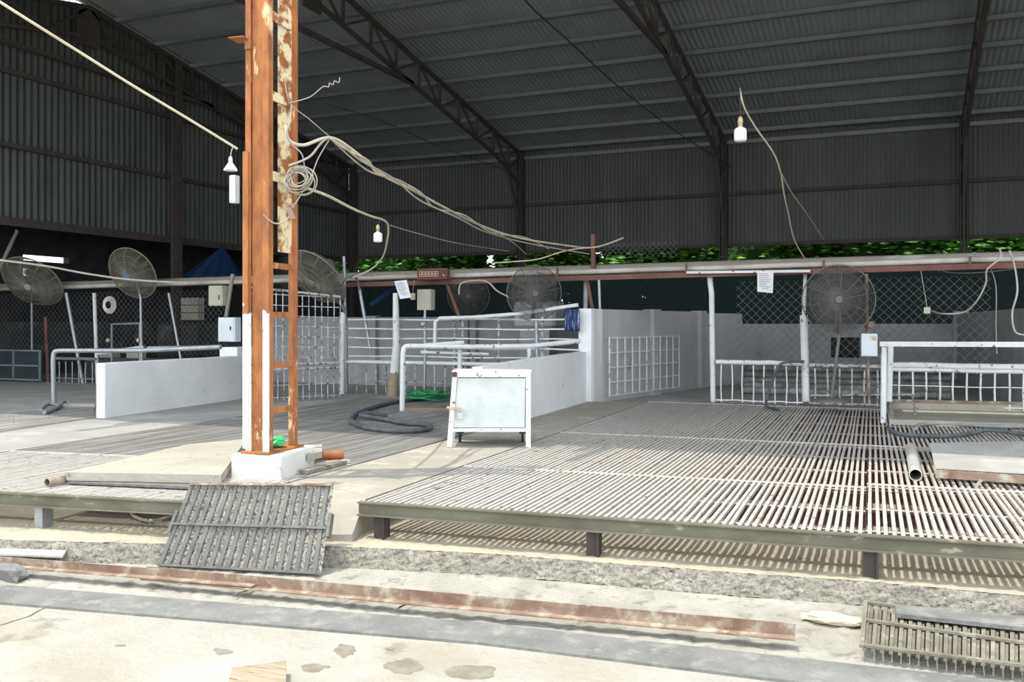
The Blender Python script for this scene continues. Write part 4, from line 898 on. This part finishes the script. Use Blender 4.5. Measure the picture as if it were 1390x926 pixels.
cable('thin cable sagging over the pipes above the centre fan', [(670, 357, 13.2), (700, 355, 13.2), (730, 352, 13.2), (770, 340, 13.2), (812, 335, 13.3)], .009, 'creamcable')
cable('cable arching under the pipes left of the centre fan', [(623, 400, 13.1), (626, 385, 13.1), (645, 381, 13.1), (662, 383, 13.1), (675, 395, 13), (690, 403, 13)], .012, 'cable')
# coil on column
rnd = random.Random(5); mb = MB(); cc = D(404, 243, 6.85)
for k in range(11):
    r0 = rnd.uniform(.055, .12); ox, oz = rnd.uniform(-.02, .03), rnd.uniform(-.025, .025); yy = rnd.uniform(-.03, .03); e = rnd.uniform(.75, 1); ph = rnd.uniform(0, 6)
    mb.tube([cc+RT*(ox+r0*cos(a_))+FW*(yy+.02*sin(a_*2+ph))+Vector((0, 0, oz+r0*e*sin(a_))) for a_ in [2*pi*i/26 for i in range(27)]], .0048, 5, False)
tag(mb.build('cable_coil', 'cable'), 'tangled coil of grey cable hanging on the right side of the column', 'cable coil')
mb = MB(); mb.bar(D(392, 280, 6.75), D(398, 298, 6.75), .03, .04); mb.bar(D(388, 278, 6.75), D(401, 280, 6.75), .03, .03); tag(mb.build('wooden_hook', 'timber'), 'small rusty bracket with cable below the coil', 'bracket')
# wire coil left bay
mb = MB(); cc = D(147, 414, 14)
for k in range(5):
    r0 = .05+.012*k; mb.tube([cc+RT*(r0*cos(a_))+Vector((0, 0, 1.3*r0*sin(a_)))+FW*.01*k for a_ in [2*pi*i/24 for i in range(25)]], .006, 5, False)
tag(mb.build('wire_coil', 'pipe2'), 'small pale wire coil hanging in the left bay under the pipes', 'wire coil')

# ================================================================== HOSES ON THE LEFT PLATFORM
hp = smooth_path([Z(640, 536, .43), Z(575, 541, .43), Z(530, 547, .43), Z(490, 559, .43), Z(478, 567, .43), Z(480, 574, .43), Z(500, 581, .43), Z(540, 585, .43), Z(578, 583, .43), Z(582, 577, .43), Z(550, 574, .435), Z(515, 568, .44), Z(490, 564, .455), Z(500, 561, .47), Z(525, 564, .43)])
tag(MB().tube(hp, .028, 10).build('black_hose', 'hose'), 'thick dusty black hose looped on the left grating', 'hose')
mb = MB(); rnd = random.Random(2); cc = Z(583, 541, .43)
for k in range(8):
    r0 = rnd.uniform(.20, .30); ox, oy = rnd.uniform(-.06, .06), rnd.uniform(-.10, .10)
    mb.tube([cc+Vector((ox+r0*cos(a_), oy+1.2*r0*sin(a_), .02+.012*k+.02*sin(a_*3+k))) for a_ in [2*pi*i/30 for i in range(31)]], .011, 6, False)
mb.tube(smooth_path([Z(565, 540, .46), Z(556, 540, .46), Z(551, 538, .46)]), .011, 6)
tag(mb.build('green_hose', 'green'), 'coiled bright green garden hose behind the pipe stand', 'hose')

# ================================================================== LEFT BAY
pf = thing('pipe_railing', 'bent dark pipe rail in front of the left bay', 'rail', Z(72, 546))
p0 = Z(72, 546); dd = (p0-CAM).dot(FW)
mb = MB(); mb.tube([D(73, 547, dd), D(72, 490, dd)]+smooth_path([D(72, 490, dd), D(74, 478, dd), D(84, 476, dd)], 4)[1:]+[D(190, 476, dd-.3), D(300, 471, dd-.6)], .035, 10); mb.build('frame', 'galv', pf)
mb = MB(); mb.bar(D(130, 480, dd+1), D(196, 471, dd+1), .08, .05); mb.tube([D(200, 472, dd+1), D(300, 470, dd+.8)], .02, 8); mb.build('upper_rail', 'galv', pf)
fence_bars('low_fence', 'small dark barred gate left of the low white wall', 'gate', 13.0, 76, 130, .42, .82, 6, ((.88, .03), (.5, .012)), 'galv', .013)
for (x0, x1, lab, m_) in ((128, 131, 'white upright pipe in the left bay beside the tilted fan', 'whitepaint'), (90, 106, 'slanting grey pipe right of the far left fan', 'galv'), (229, 245, 'slanting thin steel strut left of the cream cabinet', 'galv'), (62, 66, 'rusty dark upright beside the bent pipe rail', 'joist')):
    pole(lab, [Y(x0, 398 if x0 != 62 else 430, 13.25), Y(x1+(x1-x0)*.6 if x0 != 62 else x1, 538, 13.25)], .035 if x0 < 220 else .025, m_, 'upright_pipe', 'pipe')
pole('pale tube leaning at the left edge under the corrugated wall', [Y(24, 312, 14), Y(-6, 375, 14)], .04, 'pipe2', 'leaning_tube', 'tube')
pole('slanting pale tube holding the cream cabinet', [Y(316, 372, 12.7), Y(307, 430, 12.7)], .035, 'pipe', 'strut', 'strut')
mb = MB(); mb.tube([Y(152, 530, 13.2), Y(152, 440, 13.2), Y(190, 439, 13.2)], .025, 8); wt = tag(mb.build('water_tap_pipe', 'galv'), 'bent water pipe with round valves behind the left rail', 'pipe')
for px in (148, 189): mb = MB(); mb.lathe(Y(px, 462, 13.15), [(.035, 0), (.04, .03), (.03, .05)], 14, (0, -1, 0)); mb.build('round_valve', 'boxcream', wt)
mb = MB(); mb.tube([Y(190, 439, 13.2), Y(190, 530, 13.2)], .02, 8); mb.build('down_pipe', 'galv', wt)
# rusty sheet gate far left
t = thing('sheet_gate', 'dark steel sheet gate at the left edge', 'gate', Y(30, 540, 13.1))
a = Y(-60, 485, 13.1); b = Y(57, 485, 13.1); mb = MB(); mb.box(((a.x+b.x)/2, 13.1, .72), (b.x-a.x, .03, .6)); mb.build('panel', 'darkteal', t)
mb = MB()
for z in (1.02, .72, .44): mb.box(((a.x+b.x)/2, 13.07, z), (b.x-a.x, .03, .03))
for px in (-20, 20, 56): q = Y(px, 485, 13.1); mb.box((q.x, 13.07, .72), (.03, .03, .6))
mb.build('frame', 'galv', t)
hp = [smooth_path([Z(55, 556, .43), Z(66, 549, .43), Z(80, 552, .43), Z(60, 559, .43)]), smooth_path([Z(60, 560, .44), Z(78, 553, .44), Z(88, 545, .44), Z(95, 548, .43)])]
mb = MB()
for h_ in hp: mb.tube(h_, .025, 8)
tag(mb.build('grey_hose', 'greyhose'), 'grey hose heaped at the foot of the bent pipe rail', 'hose')
mb = MB(); mb.bar(Z(85, 551, .42), Z(132, 551, .42), .12, .06); tag(mb.build('timber_beam', 'slab'), 'grey timber on the floor between hose heap and low white wall', 'timber')
for (x0, x1) in ((140, 158), (177, 193)):
    mb = MB(); a = Y(x0, 487, 13.6); b = Y(x1, 487, 13.6); mb.box(((a.x+b.x)/2, 13.6, .96), (b.x-a.x, .2, .14)); tag(mb.build('hollow_brick', 'slab'), 'pale brick on the ledge behind the low white wall, '+('left one' if x0 == 140 else 'right one'), 'brick')
lg_ = MB(); a = Y(125, 487, 13.7); b = Y(300, 487, 13.7); lg_.box(((a.x+b.x)/2, 13.7, .64), (b.x-a.x, .3, .5)); struct(lg_.build('trim_12', 'mud'))
# light block patch (breeze blocks)
t = thing('block_stack', 'three pale blocks stacked in the left bay behind the cream cabinet', 'blocks', Y(262, 430, 16))
for k in range(3):
    a = Y(250, 440, 16.2); b = Y(273, 440, 16.2); mb = MB(); mb.box(((a.x+b.x)/2, 16.2, 1.72+.17*k), (b.x-a.x, .2, .155)); mb.build('block', 'slab', t)
mb = MB(); a = Y(250, 440, 16.2); b = Y(273, 440, 16.2); mb.box(((a.x+b.x)/2, 16.2, .95), (b.x-a.x, .2, 1.15)); mb.build('stand', 'dark', t)
# blue tarpaulin tent
a, b, c_ = Y(243, 378, 17.5), Y(330, 378, 17.5), Y(283, 332, 17.5)
mb = MB(); n = 14; vs = []
for i in range(n+1):
    for j in range(8):
        p = a.lerp(b, i/n).lerp(c_, j/7*.98); vs.append((p.x, p.y+.12*sin(i*1.9)*(1-j/7)+.5*j/7, p.z))
mb.add(vs, [(i*8+j, (i+1)*8+j, (i+1)*8+j+1, i*8+j+1) for i in range(n) for j in range(7)], True)
o = mb.build('blue_tarpaulin', 'blue'); tag(o, 'dark blue tarpaulin hung in a point behind the pipes left of the column', 'tarpaulin')
sm_ = o.modifiers.new('thick', 'SOLIDIFY'); sm_.thickness = .01
# middle bay background
pole('blue plastic tube hanging aslant behind the mesh gate', [Y(504, 414, 13.8), Y(532, 392, 13.75), Y(541, 385, 13.68)], .045, 'blue', 'blue_tube', 'tube')
mb = MB(); a = Y(704, 410, 14.3); b = Y(760, 446, 14.3); mb.box(((a.x+b.x)/2, 14.3, (a.z+b.z)/2), (b.x-a.x, .5, a.z-b.z)); o = mb.build('plastic_tank', 'tank'); o.modifiers.new('b', 'BEVEL').width = .05; tag(o, 'grey white plastic tank behind the centre fan', 'tank'); mb = MB(); mb.box(((a.x+b.x)/2, 14.3, (b.z+.39)/2), (abs(b.x-a.x)*.7, .4, b.z-.39)); mb.build('pedestal', 'concwall', o)
a = Y(767, 420, 12.85); b = Y(786, 450, 12.85); mb = MB(); vs = []
for i in range(9):
    for j in range(4): vs.append((a.x+(b.x-a.x)*i/8, 12.85+.03*sin(i*1.9), a.z+(b.z-a.z)*j/3))
mb.add(vs, [(i*4+j, i*4+j+1, (i+1)*4+j+1, (i+1)*4+j) for i in range(8) for j in range(3)], True); o = mb.build('blue_cloth', 'cloth'); o.modifiers.new('s', 'SOLIDIFY').thickness = .01
tag(o, 'dark blue striped cloth hanging beside the white pillar', 'cloth')
mb = MB(); mb.lathe(Y(575, 440, 12.7), [(.02, 0), (.05, .01), (.05, .035), (.02, .05)], 16, (0, -1, 0)); mb.tube([Y(577, 421, 12.95), Y(577, 470, 12.85), Y(576, 530, 12.85)], .02, 8); tag(mb.build('water_meter_pipe', 'galv'), 'vertical pipe with round valve below the cream switch box', 'pipe')
# rear bay at right: dark stacked pipes behind the gate
t = thing('pipe_stack', 'dark horizontal pipes stacked behind the barred fences on the right', 'pipes', Y(1150, 530, 17))
for k, (yy, zz) in enumerate(((15.6, .45), (16.6, .47), (17.6, .5), (18.6, .55), (19.8, .62))):
    a = Y(1008, 440, yy); b = Y(1290, 440, yy); mb = MB(); mb.tube([(a.x, yy, zz), (min(b.x, 1.0), yy, zz)], .06, 8); mb.build('pipe', 'gratedark', t)
mb = MB(); p = Y(1177, 441, 13.2); mb.lathe(p, [(.05, 0), (.055, .12), (.04, .14)], 14, (.5, -1, 0)); mb.tube([Y(1176, 372, 13.2), Y(1177, 452, 13.2), Y(1180, 548, 13.1)], .02, 8); tag(mb.build('pump_valve', 'rustbar'), 'rusty round valve on a thin pipe beside the right fan', 'valve')
pole('black rubber hose falling from the barred fence left of the right fan', smooth_path([Y(1092, 491, 13.3), Y(1060, 494, 13.3), Y(1048, 520, 13.3), Z(1040, 550, .43), Z(1060, 556, .43)]), .02, 'hose', 'black_hose', 'hose')

# ================================================================== TREES BEHIND
def tree(label, c, blobs, n, m, size, seed):
    t = thing('leafy_tree', label, 'tree', (c[0], c[1], 0)); rnd = random.Random(seed)
    mb = MB()
    for i in range(n):
        bx, by, bz, r = blobs[i % len(blobs)]
        while True:
            v_ = Vector((rnd.uniform(-1, 1), rnd.uniform(-1, 1), rnd.uniform(-1, 1)))
            if .25 < v_.length < 1: break
        p = Vector((c[0]+bx, c[1]+by, bz))+v_*r; q = Matrix.Rotation(rnd.uniform(0, 6.28), 3, 'Z') @ Matrix.Rotation(rnd.uniform(-.9, .9), 3, 'X'); s_ = size*rnd.uniform(.9, 1.7)
        mb.add([p+q@Vector(w_) for w_ in ((-s_, 0, 0), (0, -s_*.45, s_*.1), (s_, 0, 0), (0, s_*.45, s_*.1))], [(0, 1, 2, 3)])
    mb.build('foliage', m, t)
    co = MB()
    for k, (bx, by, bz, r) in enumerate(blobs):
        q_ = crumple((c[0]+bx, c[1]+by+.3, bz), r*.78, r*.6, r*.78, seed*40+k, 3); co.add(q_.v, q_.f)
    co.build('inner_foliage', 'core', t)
    mb = MB(); mb.tube([(c[0], c[1], 0), (c[0]+.15, c[1], 1.6), (c[0]-.1, c[1]+.1, 3.2)], [.16, .12, .06], 8)
    for a_ in (0, 1.8, 3.9): mb.tube([(c[0]+.1, c[1], 1.9), (c[0]+.9*cos(a_), c[1]+.6*sin(a_), 3.3)], [.06, .02], 6)
    mb.build('trunk', 'bark', t); return t
def bl(w, h, seed):
    r_ = random.Random(seed); return [(r_.uniform(-w, w), r_.uniform(-.5, .8), 1.2+(h-.2)*(_/17), r_.uniform(.9, 1.3)) for _ in range(18)]
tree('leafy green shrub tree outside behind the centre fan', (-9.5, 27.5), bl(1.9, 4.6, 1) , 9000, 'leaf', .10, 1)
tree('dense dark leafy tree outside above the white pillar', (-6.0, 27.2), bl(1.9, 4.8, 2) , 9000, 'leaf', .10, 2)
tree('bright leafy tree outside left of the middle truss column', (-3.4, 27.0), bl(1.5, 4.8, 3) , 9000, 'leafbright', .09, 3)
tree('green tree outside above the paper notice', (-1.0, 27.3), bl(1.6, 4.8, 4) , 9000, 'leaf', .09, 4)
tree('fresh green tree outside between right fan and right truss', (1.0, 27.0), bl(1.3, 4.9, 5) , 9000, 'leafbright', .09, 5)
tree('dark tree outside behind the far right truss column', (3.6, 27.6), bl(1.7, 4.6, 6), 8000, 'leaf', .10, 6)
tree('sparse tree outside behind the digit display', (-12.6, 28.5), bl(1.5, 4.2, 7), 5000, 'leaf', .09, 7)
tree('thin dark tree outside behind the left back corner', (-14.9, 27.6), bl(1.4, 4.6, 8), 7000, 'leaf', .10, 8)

tree('pale green tree outside beyond the left back corner', (-18.4, 28.3), bl(1.8, 4.6, 9), 6000, 'leaf', .09, 9)

# repeats of one kind carry the same group
for stem_, g_ in (('steel_grating', 'steel gratings of the two platforms'), ('pedestal_fan', 'round cage fans along the pipes'), ('roof_truss', 'roof trusses of the shed'),
                  ('leafy_tree', 'trees outside behind the shed'), ('electrical_box', 'electrical boxes on the pipes'), ('low_fence', 'low barred fences'),
                  ('fence_post', 'posts under the overhead pipes'), ('cable', 'cables strung through the shed'), ('fan_stand', 'poles of the fans'), ('hanging_bulb', 'hanging bulbs')):
    for o_ in COL.objects:
        if o_.parent is None and o_.name.split('.')[0] == stem_ and 'label' in o_: o_['group'] = g_
